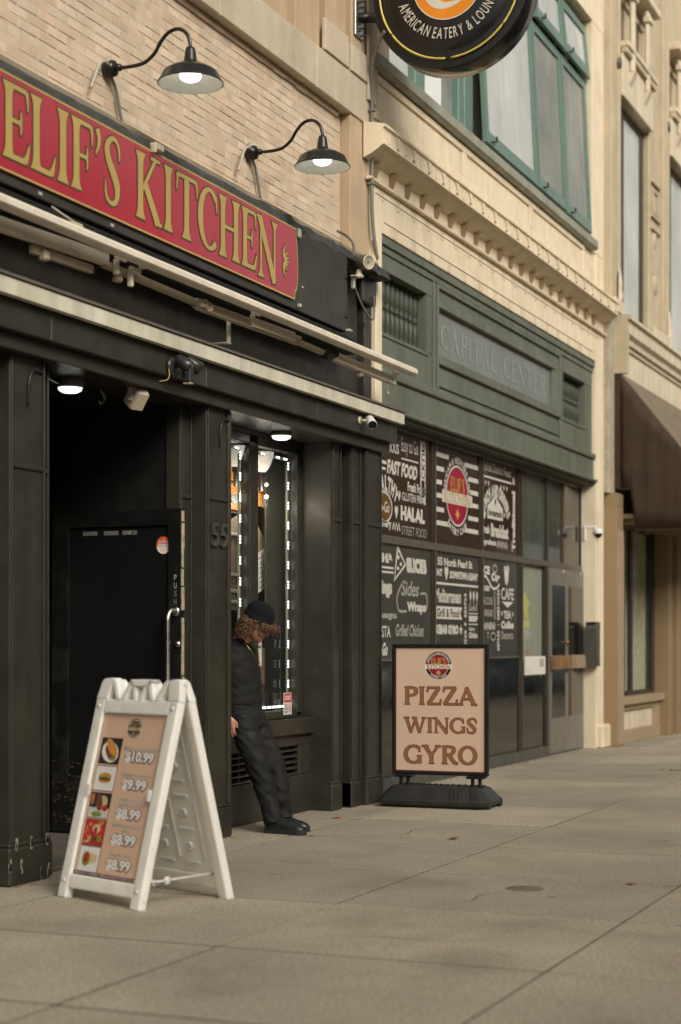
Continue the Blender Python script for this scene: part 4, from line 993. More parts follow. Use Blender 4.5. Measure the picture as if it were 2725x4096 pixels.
# glazed shop front (laid out on a .45 m setback, then fitted to the .30 m one)
_build = MB.build
def fit_build(self, *a, **k):
    self.v = [(x * .9732, y - .15, 1.3 + (z - 1.3) * .9732) for x, y, z in self.v]
    return _build(self, *a, **k)
MB.build = fit_build
GY = .45
fr = MB(); fr.box(13.4, 21.0, .42, .52, 3.242, 3.30, .004); fr = fr.build("head_rail", "bronze", cb)
MB().box(13.4, 20.95, .424, .50, 2.19, 2.262, .005).build("transom_rail", "bronze", cb)
MB().box(13.4, 19.30, .39, .50, -.036, .085, .006).build("bottom_rail", "camera_grey", cb)
for x0, x1 in ((13.86, 13.96), (15.40, 15.50), (16.86, 16.965), (18.25, 18.38), (19.30, 19.40), (20.92, 21.05)):
    d = MB(); d.box(x0, x1, .432, .52, .086, 2.1895, .004); d.box(x0, x1, .432, .52, 2.2625, 3.2415, .004); d.box(x1 - .018, x1 + .001, .424, .4315, .086, 2.1895, .002, 1); d.box(x1 - .018, x1 + .001, .424, .4315, 2.2625, 3.2415, .002, 1)
    d.build("mullion", ["bronze_dark", "bronze"], cb)
panes = {}
for i, (x0, x1, mu, ml) in enumerate(((13.96, 15.40, "film_brown", "film_grey"), (15.50, 16.86, "film_brown", "film_grey"), (16.965, 18.25, "film_brown", "film_grey"))):
    panes[i, 1] = MB().box(x0, x1, GY, GY + .02, 2.26, 3.242).build("window_pane", mu, cb)
    panes[i, 0] = MB().box(x0, x1, GY, GY + .02, 1.15, 2.19).build("window_pane", ml, cb)
    MB().box(x0, x1, .435, .50, 1.128, 1.149, .003).build("mid_rail", "bronze", cb)
    MB().box(x0, x1, GY - .004, GY + .02, .085, 1.127).build("window_pane", "glass_black", cb)
MB().box(18.38, 20.02, GY, GY + .02, 2.26, 3.242).build("window_pane", "glass_green", cb); MB().box(20.02, 20.08, .436, .5, 2.2625, 3.2415).build("mullion", "bronze_dark", cb)
MB().box(20.08, 20.92, GY, GY + .02, 2.26, 3.242).build("window_pane", "glass_black", cb)
sl = MB().box(18.38, 19.30, GY + .03, GY + .05, .9, 2.19).build("sidelight_pane", "curtain_green", cb)
MB().box(18.38, 19.30, GY, GY + .02, .085, .9).build("sidelight_pane", "glass_black", cb)
f = fac(GY + .03)
m = MB()
for k in range(9):
    a = random.uniform(0, 6.28); r_ = random.uniform(.02, .12); m.ell(18.62 + r_ * math.cos(a), 1.72 + r_ * math.sin(a), .07, .055, f, .001 + k * .0003, 0, 10)
m.poly([(18.45, 1.47), (18.82, 1.47), (18.82, 1.55), (18.45, 1.55)], f, .001, 0); m.build("decal", "yellow_decal", sl); m = MB(); m.poly([(18.46, 1.60), (18.83, 1.60), (18.83, 1.61), (18.46, 1.61)], f, .001, 0); m.text("ART", f, 18.47, 1.95, 18.7, 2.0, .001, 1); m.text("OPEN", f, 18.55, 1.30, 18.85, 1.33, .001, 1); m.poly([(18.45, 1.35), (18.8, 1.35), (18.8, 1.45), (18.45, 1.45)], f, .001, 1)
m.text("VISIT US", f, 18.6, 1.18, 18.9, 1.21, .001, 2); m.build("lettering", ["yellow_decal", "vinyl_dim", "card_red"], sl)

# vinyl lettering on the panes
VU = {}
def vp(i, j): m = MB(); VU[i, j] = m; return m
f = fac(GY)
VW = .0015
def heart(m, u, v, s, w=VW, mi=0): m.poly([(u, v - s), (u + s * .75, v + s * .1), (u + s * .7, v + s * .7), (u + s * .3, v + s * .9), (u, v + s * .5), (u - s * .3, v + s * .9), (u - s * .7, v + s * .7), (u - s * .75, v + s * .1)], f, w, mi)
def star(m, u, v, s): m.poly([(u + (s if k % 2 == 0 else s * .42) * math.sin(k * .6283), v + (s if k % 2 == 0 else s * .42) * math.cos(k * .6283)) for k in range(10)], f, VW, 0)
def rect(m, a, b_, c_, d, w=VW, mi=0): m.poly([(a, b_), (c_, b_), (c_, d), (a, d)], f, w, mi)
def zig(m, a, c_, v, h, n):
    pts = [(a + (c_ - a) * k / (2 * n), v + (h if k % 2 else 0)) for k in range(2 * n + 1)]; m.rib(pts, [.011] * len(pts), f, VW, 0)
# pane 1 top
m = vp(0, 1)
m.text("DELICIOUS", f, 14.05, 2.90, 14.55, 2.98, VW, 0, .02); m.text("Easy to Go", f, 14.62, 2.90, 15.06, 3.045, VW, 0, -.004); rect(m, 14.62, 2.872, 15.06, 2.884); rect(m, 15.12, 2.555, 15.26, 3.06)
for k, ch in enumerate("PICKUP"): m.text(ch, lambda u, v, w: (15.19 + v, GY - w, 2.60 + u), .015 + k * .072, -.045, .075 + k * .072, .045, .003, 1, .02)
m.text("FAST FOOD", f, 14.25, 2.735, 15.02, 2.845, VW, 0, .05, .25); rect(m, 14.0, 2.80, 14.24, 2.825); rect(m, 14.0, 2.755, 14.22, 2.775)
m.arc_text("HEALTHY", f, 14.22, 2.30, .44, .36, 128, 46, .115, VW, 0, .06); m.text("Fresh Foods", f, 14.78, 2.635, 15.27, 2.71, VW, 0, .03)
m.ring(14.17, 2.475, .22, .125, .02, f, VW, 0, 40); m.ell(14.17, 2.475, .20, .105, f, VW * .5, 2); m.text("To-Go", f, 14.03, 2.435, 14.31, 2.52, VW * 1.3, 0, .02, .1)
heart(m, 14.56, 2.585, .045); m.text("GLUTEN FREE", f, 14.63, 2.555, 15.22, 2.62, VW, 0, .01); heart(m, 14.49, 2.455, .055); m.text("HALAL", f, 14.60, 2.40, 15.24, 2.515, VW, 0, .06)
m.text("Delivery", f, 13.98, 2.305, 14.36, 2.39, VW, 0, .04); zig(m, 14.39, 14.58, 2.315, .055, 3); m.text("STREET FOOD", f, 14.62, 2.29, 15.28, 2.36, VW, 3, .0, .2)
# pane 2 top
m = vp(1, 1)
for k, (v, l, r_) in enumerate(((2.995, .42, .44), (2.88, .28, .32), (2.77, .22, .27), (2.66, .22, .27), (2.545, .28, .32), (2.435, .44, .44))):
    rect(m, 15.51, v - .019, 15.51 + l, v + .019); rect(m, 16.85 - r_, v - .019 - .02, 16.85, v + .019 - .02)
cu, cv = 16.19, 2.69
m.ell(cu, cv, .345, .258, f, VW, 0, 48); m.ell(cu, cv, .325, .242, f, VW * 1.4, 1, 48)
m.arc_text("AMERICAN & MEDITERRANEAN", f, cu, cv, .385, .300, 192, -12, .052, VW, 0, .05); m.arc_text("EATERY CAFE", f, cu, cv, .395, .305, 226, 314, .055, VW, 0, .05, True)
put_word(m, "ELIF'S", f, cu - .22, cv + .035, cu + .22, cv + .15, VW * 2, 2, bold=.012)
rect(m, cu - .46, cv - .075, cu + .46, cv + .025, VW * 1.8, 0); put_word(m, "KITCHEN", f, cu - .41, cv - .066, cu + .41, cv + .016, VW * 2.2, 2, bold=.03)
m.poly([(cu, cv - .205), (cu + .035, cv - .17), (cu + .07, cv - .16), (cu + .035, cv - .14), (cu, cv - .095), (cu - .035, cv - .14), (cu - .07, cv - .16), (cu - .035, cv - .17)], f, VW * 2, 2)
# pane 3 top
m = vp(2, 1)
m.text("Capital District Finest", f, 16.98, 2.955, 18.0, 3.055, VW, 0, .0); rect(m, 16.98, 2.918, 18.02, 2.936)
for u in (17.0, 17.10, 17.20): star(m, u, 2.872, .032)
for u in (17.64, 17.74, 17.84): star(m, u, 2.868, .032)
m.arc_text("LUNCH AND DINNERS", f, 17.46, 2.42, .52, .40, 152, 28, .105, VW, 0, .07)
for u, v in ((17.0, 2.655), (17.08, 2.655), (17.76, 2.62), (17.85, 2.62)): star(m, u, v, .032)
m.poly([(17.16, 2.56), (17.70, 2.56), (17.70, 2.67), (17.62, 2.70), (17.43, 2.775), (17.24, 2.70), (17.16, 2.67)], f, VW, 0); m.text("homemade", f, 17.20, 2.585, 17.66, 2.65, VW * 1.6, 1, .03); heart(m, 17.43, 2.715, .035, VW * 1.6, 1)
for k in range(5): a = 1.0 + k * .5; m.ell(17.05 + .06 * math.cos(a), 2.545 + .045 * math.sin(a), .042, .016, f, VW + k * .0002, 0, 10, a)
m.text("Fresh", f, 16.98, 2.42, 17.23, 2.50, VW, 0, .05); m.text("Breakfast", f, 17.28, 2.40, 17.90, 2.525, VW, 0, .05); m.text("Ingredients", f, 16.98, 2.31, 17.46, 2.375, VW, 0, .05); zig(m, 17.50, 17.86, 2.315, .055, 4)
mv = lambda u, v, w: (18.04 + v, GY - w, 2.29 + u)
m.text("Traditional", lambda u, v, w: (18.15 - v, GY - w, 2.30 + u), 0, 0, .56, .12, VW, 0, .06); m.text("&", f, 18.05, 2.92, 18.14, 2.99, VW, 0, .05)
# pane 1 lower
m = vp(0, 0)
m.text("Pizza", f, 13.70 + .27, 2.015, 14.38, 2.135, VW, 0, .09); rect(m, 13.98, 1.965, 14.42, 1.985); rect(m, 13.98, 1.925, 14.42, 1.943)
pts = [(14.52, 2.17), (14.72, 2.02), (14.44, 1.87)]; q = pts + [pts[0]]; m.rib(q, [.02] * 4, f, VW, 0)
for u, v in ((14.54, 2.08), (14.60, 2.02), (14.53, 1.98)): m.ell(u, v, .03, .018, f, VW, 0, 10)
m.text("SLICES", f, 14.76, 1.95, 15.30, 2.09, VW, 0, .09, -.2); m.text("wings", f, 13.98, 1.70, 14.38, 1.86, VW, 0, .08)
m.text("Sides", f, 14.60, 1.73, 15.06, 1.875, VW, 3, .02, .3); m.text("Wraps", f, 14.76, 1.565, 15.28, 1.68, VW, 0, .07)
q = cr([(14.75, 1.59), (14.56, 1.59), (14.52, 1.64), (14.50, 1.70), (14.56, 1.78), (14.66, 1.86)], 4); m.rib(q, [.012] * len(q), f, VW, 3); q = cr([(15.12, 1.76), (15.26, 1.765), (15.30, 1.72), (15.30, 1.62)], 4); m.rib(q, [.012] * len(q), f, VW, 3)
m.text("Lasagna", f, 14.04, 1.50, 14.50, 1.58, VW, 3, .05); m.text("PASTA", f, 13.98, 1.345, 14.34, 1.45, VW, 0, .02); m.text("Grilled Chicken", f, 14.46, 1.355, 15.20, 1.47, VW, 3, .03, .2); m.text("To-Go", f, 13.98, 1.18, 14.26, 1.30, VW, 0, .05, .2)
# pane 2 lower
m = vp(1, 0)
m.text("55 North Pearl St", f, 15.60, 2.055, 16.66, 2.135, VW, 0, .04); m.text("DOWNTOWN ALBANY", f, 15.96, 1.935, 16.84, 2.015, VW, 0, .06); m.text("EAT", f, 15.53, 1.95, 15.74, 2.02, VW, 0, .06); heart(m, 15.86, 1.985, .075)
rect(m, 15.51, 1.868, 16.85, 1.89); m.text("Mediterranean", f, 15.55, 1.69, 16.30, 1.83, VW, 0, .03)
m.poly([(15.52, 1.53), (16.34, 1.53), (16.28, 1.595), (16.34, 1.655), (15.52, 1.655)], f, VW, 0); m.text("Grill & Food", f, 15.58, 1.55, 16.24, 1.635, VW * 1.6, 1, .02); m.text("KEBAB GYRO", f, 15.55, 1.38, 16.22, 1.475, VW, 0, .07); star(m, 16.30, 1.425, .06)
for k, ch in enumerate("SALADS & SOUPS"): 
    if ch != ' ': m.text(ch, f, 16.40, 1.765 - k * .042, 16.48, 1.80 - k * .042, VW, 0, .06)
for k in range(3): m.ell(16.60 + k * .105, 1.78, .028, .05, f, VW, 0, 12); rect(m, 16.595 + k * .105, 1.68, 16.605 + k * .105, 1.75)
m.text("Lamb", f, 16.55, 1.625, 16.82, 1.69, VW, 3, .03); rect(m, 16.54, 1.592, 16.84, 1.602); m.text("BEEF", f, 16.55, 1.515, 16.83, 1.575, VW, 0, .08); rect(m, 16.54, 1.482, 16.84, 1.492); m.text("Gyro", f, 16.55, 1.41, 16.74, 1.46, VW, 0, .03); m.text("Chicken", f, 16.55, 1.345, 16.83, 1.405, VW, 0, .05)
# pane 3 lower
m = vp(2, 0)
m.text("ICE", f, 17.0, 2.02, 17.24, 2.11, VW, 0, .07); m.text("Cup", f, 17.28, 1.93, 17.58, 2.05, VW, 0, .08, .2); m.ring(17.42, 2.09, .085, .05, .022, f, VW, 3, 20); q = cr([(16.98, 1.985), (17.10, 2.0), (17.22, 1.94), (17.34, 1.88), (17.48, 1.885), (17.58, 1.93)], 5); m.rib(q, [.014] * len(q), f, VW, 0)
m.poly([(17.74, 2.10), (17.92, 2.10), (17.89, 1.97), (17.85, 1.93), (17.81, 1.93), (17.77, 1.97)], f, VW, 0); m.poly([(17.72, 2.105), (17.78, 2.14), (17.83, 2.11), (17.87, 2.15), (17.94, 2.105)], f, VW, 0)
m.text("BAKERY", f, 16.98, 1.845, 17.26, 1.90, VW, 0, .05); m.text("CALZONE", f, 16.98, 1.70, 17.34, 1.78, VW, 3, .02); m.text("& BREAD", f, 16.98, 1.575, 17.34, 1.65, VW, 3, .03); m.text("PANINI", f, 16.98, 1.435, 17.42, 1.515, VW, 0, .02); m.text("MOZZARELLA", lambda u, v, w: (17.38 + v, GY - w, 1.55 + u), 0, 0, .30, .07, VW, 3, .03)
for k, ch in enumerate("SMOOTHIES & SHAKES"):
    if ch != ' ': m.text(ch, f, 17.50, 1.84 - k * .037, 17.58, 1.87 - k * .037, VW, 0, .07)
m.text("CAFE", f, 17.64, 1.765, 18.10, 1.895, VW, 0, .02); m.poly([(17.66, 1.745), (18.08, 1.745), (17.87, 1.68)], f, VW, 0); m.text("TEA", f, 17.72, 1.56, 18.0, 1.645, VW, 0, .04); heart(m, 17.66, 1.61, .03); heart(m, 18.06, 1.61, .03); m.text("Coffee", f, 17.64, 1.45, 18.10, 1.535, VW, 0, .07); m.text("Desserts", f, 17.64, 1.335, 18.08, 1.425, VW, 3, .02)
m.ring(17.36, 1.365, .09, .05, .02, f, VW, 3, 20); m.text("T", f, 17.14, 1.34, 17.22, 1.41, VW, 3, .03)
for k, m in VU.items():
    if k[1]: m.v = [(x, y, 2.26 + (z - 2.26) * 1.19) for x, y, z in m.v]
    m.build("lettering", ["vinyl_white", "vinyl_red" if k == (1, 1) else "film_brown", "vinyl_gold" if k == (1, 1) else "vinyl_amber", "vinyl_dim"], panes[k])

# glazed double doors with timber push boards
for x0, x1, ml in ((19.402, 20.12, "wood_plank"), (20.125, 20.90, "wood_grey")):
    d = MB(); st = .06
    d.box(x0, x0 + st, .40, .445, -.02, 2.185, .004); d.box(x1 - st, x1, .40, .445, -.02, 2.185, .004); d.box(x0 + st, x1 - st, .40, .445, 1.98, 2.185, .004); d.box(x0 + st, x1 - st, .40, .445, -.02, .40, .004)
    d = d.build("door", "alu", cb); MB().box(x0 + st, x1 - st, .404, .43, .40, 1.98).build("glass", "glass_black", d)
    MB().box(x0 - .01, x1 + .02, .345, .3995, .98, 1.145, .006).build("push_board", ml, d)
    m = MB(); m.tube([(x1 - .2, .398, 2.15), (x1 - .2, .38, 2.15)], .018, 8); m.build("bolt", "ivory", d)
m = MB(); m.tube([(20.09, .395, 1.30), (20.09, .37, 1.30)], .025, 10); m.build("lock", "jewel_gold", cb)

nb = MB(); nb.box(18.42, 19.20, .405, .4285, .93, 1.14, .003); nb.box(18.95, 19.12, .4025, .4048, 1.02, 1.11, 0, 1); nb.text("NOTICE", fac(.405), 18.45, .96, 18.62, .985, .001, 1)
tag(nb.build("notice_board", ["paper_white", "conduit"]), "white paper notice with grey square on the side window beside the glass doors", "notice")
MB.build = _build
mbx = thing("mailbox", "dark grey wall mailbox on the side of the cream pier beside the glass doors", "mailbox", (20.359, .115, 1.28), R(-90)); mbx.scale = (.41, 1.15, .9)
m = MB(); m.prism([(0, -.30), (-.10, -.30), (-.17, .22), (-.15, .28), (0, .29)], lambda u, v, w: (w, u, v), -.16, .16); m.build("box", "mailbox_grey", mbx)
MB().box(-.165, .165, -.185, -.002, .285, .30, .004).build("lid", "camera_grey", mbx)
dc = thing("dome_camera", "cream dome security camera on a bracket at the edge of the cream pier", "security camera", (20.41, .25, 2.64)); dc.scale = (.7, .7, .7)
m = MB(); m.box(-.10, -.02, -.03, .0, -.13, .13, .008); m.box(-.08, .0, -.22, -.03, .07, .13, .012); m.build("bracket", "camera_white", dc)
m = MB(); m.lathe([(0, .08), (.07, .075), (.085, .03), (.085, -.01)], 20, 0, lambda x, y, z: (x - .03, y - .24, z)); m.lathe([(.075, -.011), (.06, -.06), (.03, -.085), (0, -.09)], 20, 1, lambda x, y, z: (x - .03, y - .24, z)); m.build("dome", ["camera_white", "lens"], dc)

# ================================================================== TAN BUILDING at the right
tb = thing("tan_building", "ornate tan stone building with brown shop front at the far right", "building")
def tbx(n, mt, x0, x1, y0, y1, z0, z1, b=.006): return MB().box(x0, x1, y0, y1, z0, z1, b).build(n, mt, tb)
# ground floor: brown pilasters, shop window with panelled base
m = MB(); m.box(20.76, 21.10, -.06, .6, 0, 3.0, .008); m.box(20.80, 21.10, -.06, .6, 3.0, 3.16, .006); m.box(21.1005, 21.16, -.02, .6, 2.72, 3.0, .004); m.box(21.1005, 21.14, .0, .6, 2.55, 2.72, .004); m.build("pilaster", "brown_paint", tb)
tbx("pilaster_face", "brown_light", 20.79, 21.115, -.068, -.0605, .02, 2.70)
tbx("window_sill", "brown_light", 21.12, 23.62, -.04, .3, .50, .60); m = MB(); m.box(21.12, 23.62, .02, .3, 0, .16, .006); m.box(21.12, 23.62, .03, .3, .42, .499, .006); m.box(23.30, 23.62, .03, .3, .16, .42, .006); m.build("stall_riser", "brown_light", tb)
tbx("riser_panel", "tan_light", 21.12, 23.299, .07, .3, .161, .419)
m = MB(); m.box(21.12, 21.95, .12, .2, .601, 2.85); m.box(23.42, 23.60, .10, .2, .601, 2.85, .004); m.box(21.95, 23.42, .10, .2, .601, .66, .004); m.box(21.95, 23.42, .10, .2, 2.78, 2.85, .004); m.box(22.18, 22.34, .11, .2, .66, 2.78, .004); w_ = m.build("window_frame", "bronze_dark", tb)
MB().box(21.95, 23.42, .15, .16, .66, 2.78).build("glass", "curtain_pale", w_)
for x in (23.25,): MB().box(x, x + .16, .145, .1499, .66, 2.78).build("curtain", "glass_green", w_)
m = MB(); m.box(23.621, 23.86, -.10, .6, 0, 2.9, .006); m.box(23.861, 24.0, -.02, .6, 0, 2.9, .006); m.box(24.001, 24.4, -.14, .6, 0, 2.9, .006); m.box(24.401, 30, -.1, .6, 0, 2.9); m.build("pilaster", "brown_paint", tb)
tbx("soffit", "brown_light", 21.12, 30, -.9, .6, 2.86, 2.92); m = MB()
for k in range(6): m.box(21.2 + k * .6, 21.32 + k * .6, -.85, .3, 2.79, 2.859, .004)
m.build("soffit_rib", "brown_paint", tb)
# stucco strip, belt course
tbx("stucco_strip", "stucco_grey", 20.745, 21.02, .03, .6, 3.161, 5.36)
m = MB(); m.prism([(.3, 5.42), (-.17, 5.40), (-.17, 5.36), (-.13, 5.35), (-.12, 5.20), (-.07, 5.16), (-.06, 5.10), (.3, 5.10)], lambda u, v, w: (w, u, v), 21.10, 40); m.build("belt_cornice", "tan_light", tb)
m = MB(); m.prism([(.3, 5.425), (-.175, 5.41), (-.175, 5.355), (-.14, 5.35), (-.13, 4.68), (.3, 4.68)], lambda u, v, w: (w, u, v), 21.0, 21.099); m.build("belt_end", "tan_stone", tb)
tbx("fascia_band", "tan_light", 21.10, 40, -.02, .5, 4.66, 5.099); m = MB(); m.box(21.15, 40, -.045, -.0205, 5.02, 5.06, .004); m.box(21.15, 21.19, -.04, -.0205, 4.68, 5.02, .004); m.build("band_moulding", "tan_stone", tb)
tbx("wall", "tan_stone", 21.02, 40, .2, .8, 2.93, 4.66)
# first floor: pilasters, tall windows, lintel blocks, spandrels with moulded panels
def bay(xp, half):
    if half: strips = ((0, .26, .0), (.261, .37, .035), (.371, .49, .0))
    else: strips = ((0, .12, .03), (.121, .78, .06), (.781, .92, .0), (.921, 1.0, .035), (1.001, 1.20, .0))
    m = MB()
    for a, c_, y in strips: m.box(xp + a, xp + c_, y, .7, 5.43, 13.5, .012)
    m.build("pilaster", "tan_stone", tb)
    w = strips[-1][1]
    m = MB(); m.box(xp + .02, xp + w - .03, -.05, -.001, 5.43, 5.60, .01); m.box(xp + w - .20, xp + w - .03, -.04, -.001, 5.64, 5.74, .03); m.lathe([(.07, 5.60), (.05, 5.78), (.06, 5.84), (.02, 5.98), (0, 6.02)], 10, 0, lambda x, y, z: (xp + w - .14 + x, -.02 + y * .5, z)); m.build("pilaster_base", "tan_light", tb)
    if not half:
        for z, h in ((7.62, .05), (7.15, .05), (6.98, .04)): MB().box(xp + .20, xp + .74, .02, .059, z, z + h, .01).build("pilaster_moulding", "tan_stone", tb)
        m = MB(); m.box(xp + .28, xp + .66, .035, .059, 7.22, 7.26, .006); m.box(xp + .28, xp + .66, .035, .059, 7.52, 7.56, .006); m.box(xp + .28, xp + .34, .035, .059, 7.26, 7.52, .006); m.box(xp + .60, xp + .66, .035, .059, 7.26, 7.52, .006); m.build("relief_frame", "tan_stone", tb); MB().lathe([(.0, .03), (.12, .02), (.14, 0)], 12, 0, lambda x, y, z: (xp + .47 + x, .06 - z, 6.25 + y)).build("rosette", "tan_stone", tb); m = MB(); m.lathe([(.0, .025), (.11, .015), (.13, 0)], 10, 0, lambda x, y, z: (xp + .47 + x, .06 - z, 6.88 + y)); m.build("rosette", "tan_stone", tb)
    m = MB(); m.lathe([(.0, .03), (.05, .02), (.06, 0)], 14, 0, lambda x, y, z: (xp + w - .10 + x, -z - .001, 8.62 + y * 1.3)); m.build("boss", "camera_grey", tb)
bay(20.742, True); bay(22.94, False); bay(26.0, False)
for x, W in ((21.233, 1.70), (24.142, 1.85), (27.202, 1.85)):
    tbx("lintel", "tan_light", x, x + W, -.03, .7, 8.24, 8.78, .01); tbx("lintel_mould", "tan_stone", x, x + W, -.08, .0, 8.781, 8.86, .01)
    m = MB(); m.box(x, x + W, .10, .7, 8.861, 9.75); m.box(x + .1, x + W - .1, .06, .0995, 9.55, 9.62, .006); m.box(x + .1, x + W - .1, .06, .0995, 8.98, 9.05, .006); m.box(x + .1, x + .17, .06, .0995, 9.05, 9.55, .006); m.box(x + W - .17, x + W - .1, .06, .0995, 9.05, 9.55, .006); m.build("spandrel", "tan_stone", tb)
    tbx("spandrel_sill", "tan_light", x, x + W, -.10, .7, 8.862, 8.93, .01); tbx("upper_sill", "tan_light", x, x + W, -.14, .7, 9.751, 9.86, .012)
    m = MB(); m.box(x, x + .62, .115, .2, 5.43, 8.24, .003); m.box(x + W - .16, x + W, .105, .2, 5.43, 8.24, .005); m.box(x + .62, x + W - .16, .11, .2, 8.15, 8.239, .005); w_ = m.build("window_frame", "bronze_dark", tb)
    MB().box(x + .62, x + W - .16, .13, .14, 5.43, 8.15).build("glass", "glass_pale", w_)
    for u in (.30, 1.15):
        m = MB(); m.box(x + u, x + u + .14, -.09, -.03, 8.62, 9.70, .02); m.box(x + u - .03, x + u + .17, -.12, -.02, 9.54, 9.62, .01); m.prism([(-.031, 8.62), (-.11, 8.62), (-.031, 8.46)], lambda a, c_, w: (w, a, c_), x + u, x + u + .14); m.build("spandrel_bracket", "tan_light", tb)
tbx("upper_wall", "tan_stone", 20.742, 40, .21, 1.2, 5.43, 13.5)
MB().box(24.5, 40, -.05, .19, 5.43, 5.50).build("belt_top", "tan_light", tb)

# fabric awning on the tan building
ab = thing("fabric_awning", "dark brown fabric awning over the tan building shop front", "awning", (21.0, 0, 3.0))
E_ = lambda y, z: (y, z - 3.0)
m = MB(); n = 18
top = [(-.045 - (1.21 - .045) * k / n, 1.67 - (1.67 - .20) * k / n) for k in range(n + 1)]
vs = []
for k, (y, z) in enumerate(top):
    zb_ = .235 if y > -.235 else -.285
    for j in range(7):
        t = j / 6; vs.append((.012 * math.sin(k * 1.7 + t * 2) * (1 - abs(2 * t - 1)) - .0, y * (1 if j < 6 else 1), z + (zb_ - z) * t))
fs = [(k * 7 + j, k * 7 + j + 1, (k + 1) * 7 + j + 1, (k + 1) * 7 + j) for k in range(n) for j in range(6)]
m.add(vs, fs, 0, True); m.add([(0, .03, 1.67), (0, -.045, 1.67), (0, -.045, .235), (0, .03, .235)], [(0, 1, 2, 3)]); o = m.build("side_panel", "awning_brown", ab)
md = o.modifiers.new("s", 'SOLIDIFY'); md.thickness = .006
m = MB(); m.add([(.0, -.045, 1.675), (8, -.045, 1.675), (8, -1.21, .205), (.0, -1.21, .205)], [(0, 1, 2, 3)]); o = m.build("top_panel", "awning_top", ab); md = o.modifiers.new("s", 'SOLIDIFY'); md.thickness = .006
for k in range(9):
    x = k * .95; MB().add([(x, -.047, 1.682), (x + .025, -.047, 1.682), (x + .025, -1.212, .212), (x, -1.212, .212)], [(0, 1, 2, 3)]).build("seam", "awning_brown", ab)
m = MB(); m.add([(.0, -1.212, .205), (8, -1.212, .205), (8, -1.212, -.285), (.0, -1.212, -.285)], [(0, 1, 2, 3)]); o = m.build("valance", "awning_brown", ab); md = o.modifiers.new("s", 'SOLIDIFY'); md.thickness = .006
m = MB(); m.tube([(.02, .02, .232), (.02, -.24, .232)], .012, 8); m.tube([(.02, -.24, .232), (.02, -.24, -.28)], .012, 8); m.tube([(.02, -.24, -.28), (.02, -1.20, -.28)], .012, 8); m.build("frame_rod", "conduit_dark", ab)

# ================================================================== ACROSS THE STREET (seen only in the glass)
def facade(name, label, x0, x1, h, mt, floors, nx, shop):
    t = thing(name, label, "building"); MB().box(x0, x1, -32, -19, 0, h).build("wall", mt, t)
    MB().box(x0, x1, -18.99, -18.8, h - .5, h, .05).build("cornice", "far_stone", t); MB().box(x0 + .3, x1 - .3, -18.99, -18.95, .3, 3.2).build("shop_window", shop, t)
    MB().box(x0, x1, -18.99, -18.85, 3.4, 4.1, .03).build("shop_fascia", "bronze", t)
    w0 = None
    for j in range(floors):
        for i in range(nx):
            x = x0 + (i + .5) * (x1 - x0) / nx; z = 5 + j * 3.4
            if w0 is None: mb = MB(); mb.box(-.7, .7, -18.985, -18.96, 0, 2.1, 0, 0); mb.box(-.8, .8, -18.985, -18.88, -.12, -.01, .01, 1); w0 = mb.build("window", ["glass_mid", "far_stone"], t); o = w0
            else: o = inst(w0, t)
            o.location = (x, 0, z)
facade("red_brick_building", "red brick building across the road, seen in reflection", 8, 24, 11, "far_brick", 2, 6, "glass_green")
facade("stone_building", "pale stone building across the road, seen in reflection", 25, 44, 14, "far_stone", 3, 7, "glass_mid")
facade("brick_block", "long brick block farther along the road, seen in reflection", 45, 80, 12, "far_brick", 2, 10, "glass_green")
facade("corner_building", "pale corner building across the road behind the camera", -20, 7, 12, "far_stone", 2, 8, "glass_mid")
def car(x, y, paint, label):
    t = thing("parked_car", label, "car", (x, y, -.14), group="cars parked along the kerb out of view")
    m = MB(); side_ = [(-2.2, .32), (-2.25, .62), (-2.15, .86), (-1.25, .95), (-.65, 1.38), (.75, 1.42), (1.45, 1.02), (2.15, .92), (2.25, .6), (2.2, .32)]
    m.prism(side_, lambda u, v, w: (u, w, v), -.86, .86); m.build("body", paint, t)
    m = MB(); m.prism([(-1.12, .97), (-.62, 1.33), (.72, 1.37), (1.30, 1.03)], lambda u, v, w: (u, w, v), -.865, .865); m.prism([(-1.22, .98), (-.68, 1.36), (-.70, 1.37), (-1.26, .99)], lambda u, v, w: (u, w, v), -.72, .72); m.build("window", "glass_black", t)
    for wx in (-1.4, 1.4):
        for wy in (-.80, .80): m = MB(); m.lathe([(0, -.1), (.30, -.1), (.33, -.06), (.33, .06), (.30, .1), (0, .1)], 20, 0, lambda a, b_, c_: (a, c_, b_)); w_ = m.build("wheel", "rubber", t); w_.location = (wx, wy, .33)
    for wy in (-.6, .6): m = MB(); m.box(-2.262, -2.20, wy - .18, wy + .18, .66, .80, .02); m.build("headlight", "glass_white", t)
    for wy in (-.6, .6): m = MB(); m.box(2.19, 2.262, wy - .18, wy + .18, .68, .84, .02); m.build("tail_light", "card_red", t)
car(34, -7.6, "car_paint", "silver parked car at the kerb seen only in the shop glass, the nearer one"); car(41, -7.6, "car_blue", "blue parked car at the kerb seen only in the shop glass"); car(48, -7.6, "car_paint", "silver parked car at the kerb beyond the blue one"); car(29, -13.8, "car_blue", "blue car standing across the road from the pavement")
car(55, -7.6, "glass_white", "white car at the kerb beyond the silver ones, seen only in the door glass"); car(62, -7.6, "car_blue", "dark blue car farthest along the kerb, seen only in the door glass")

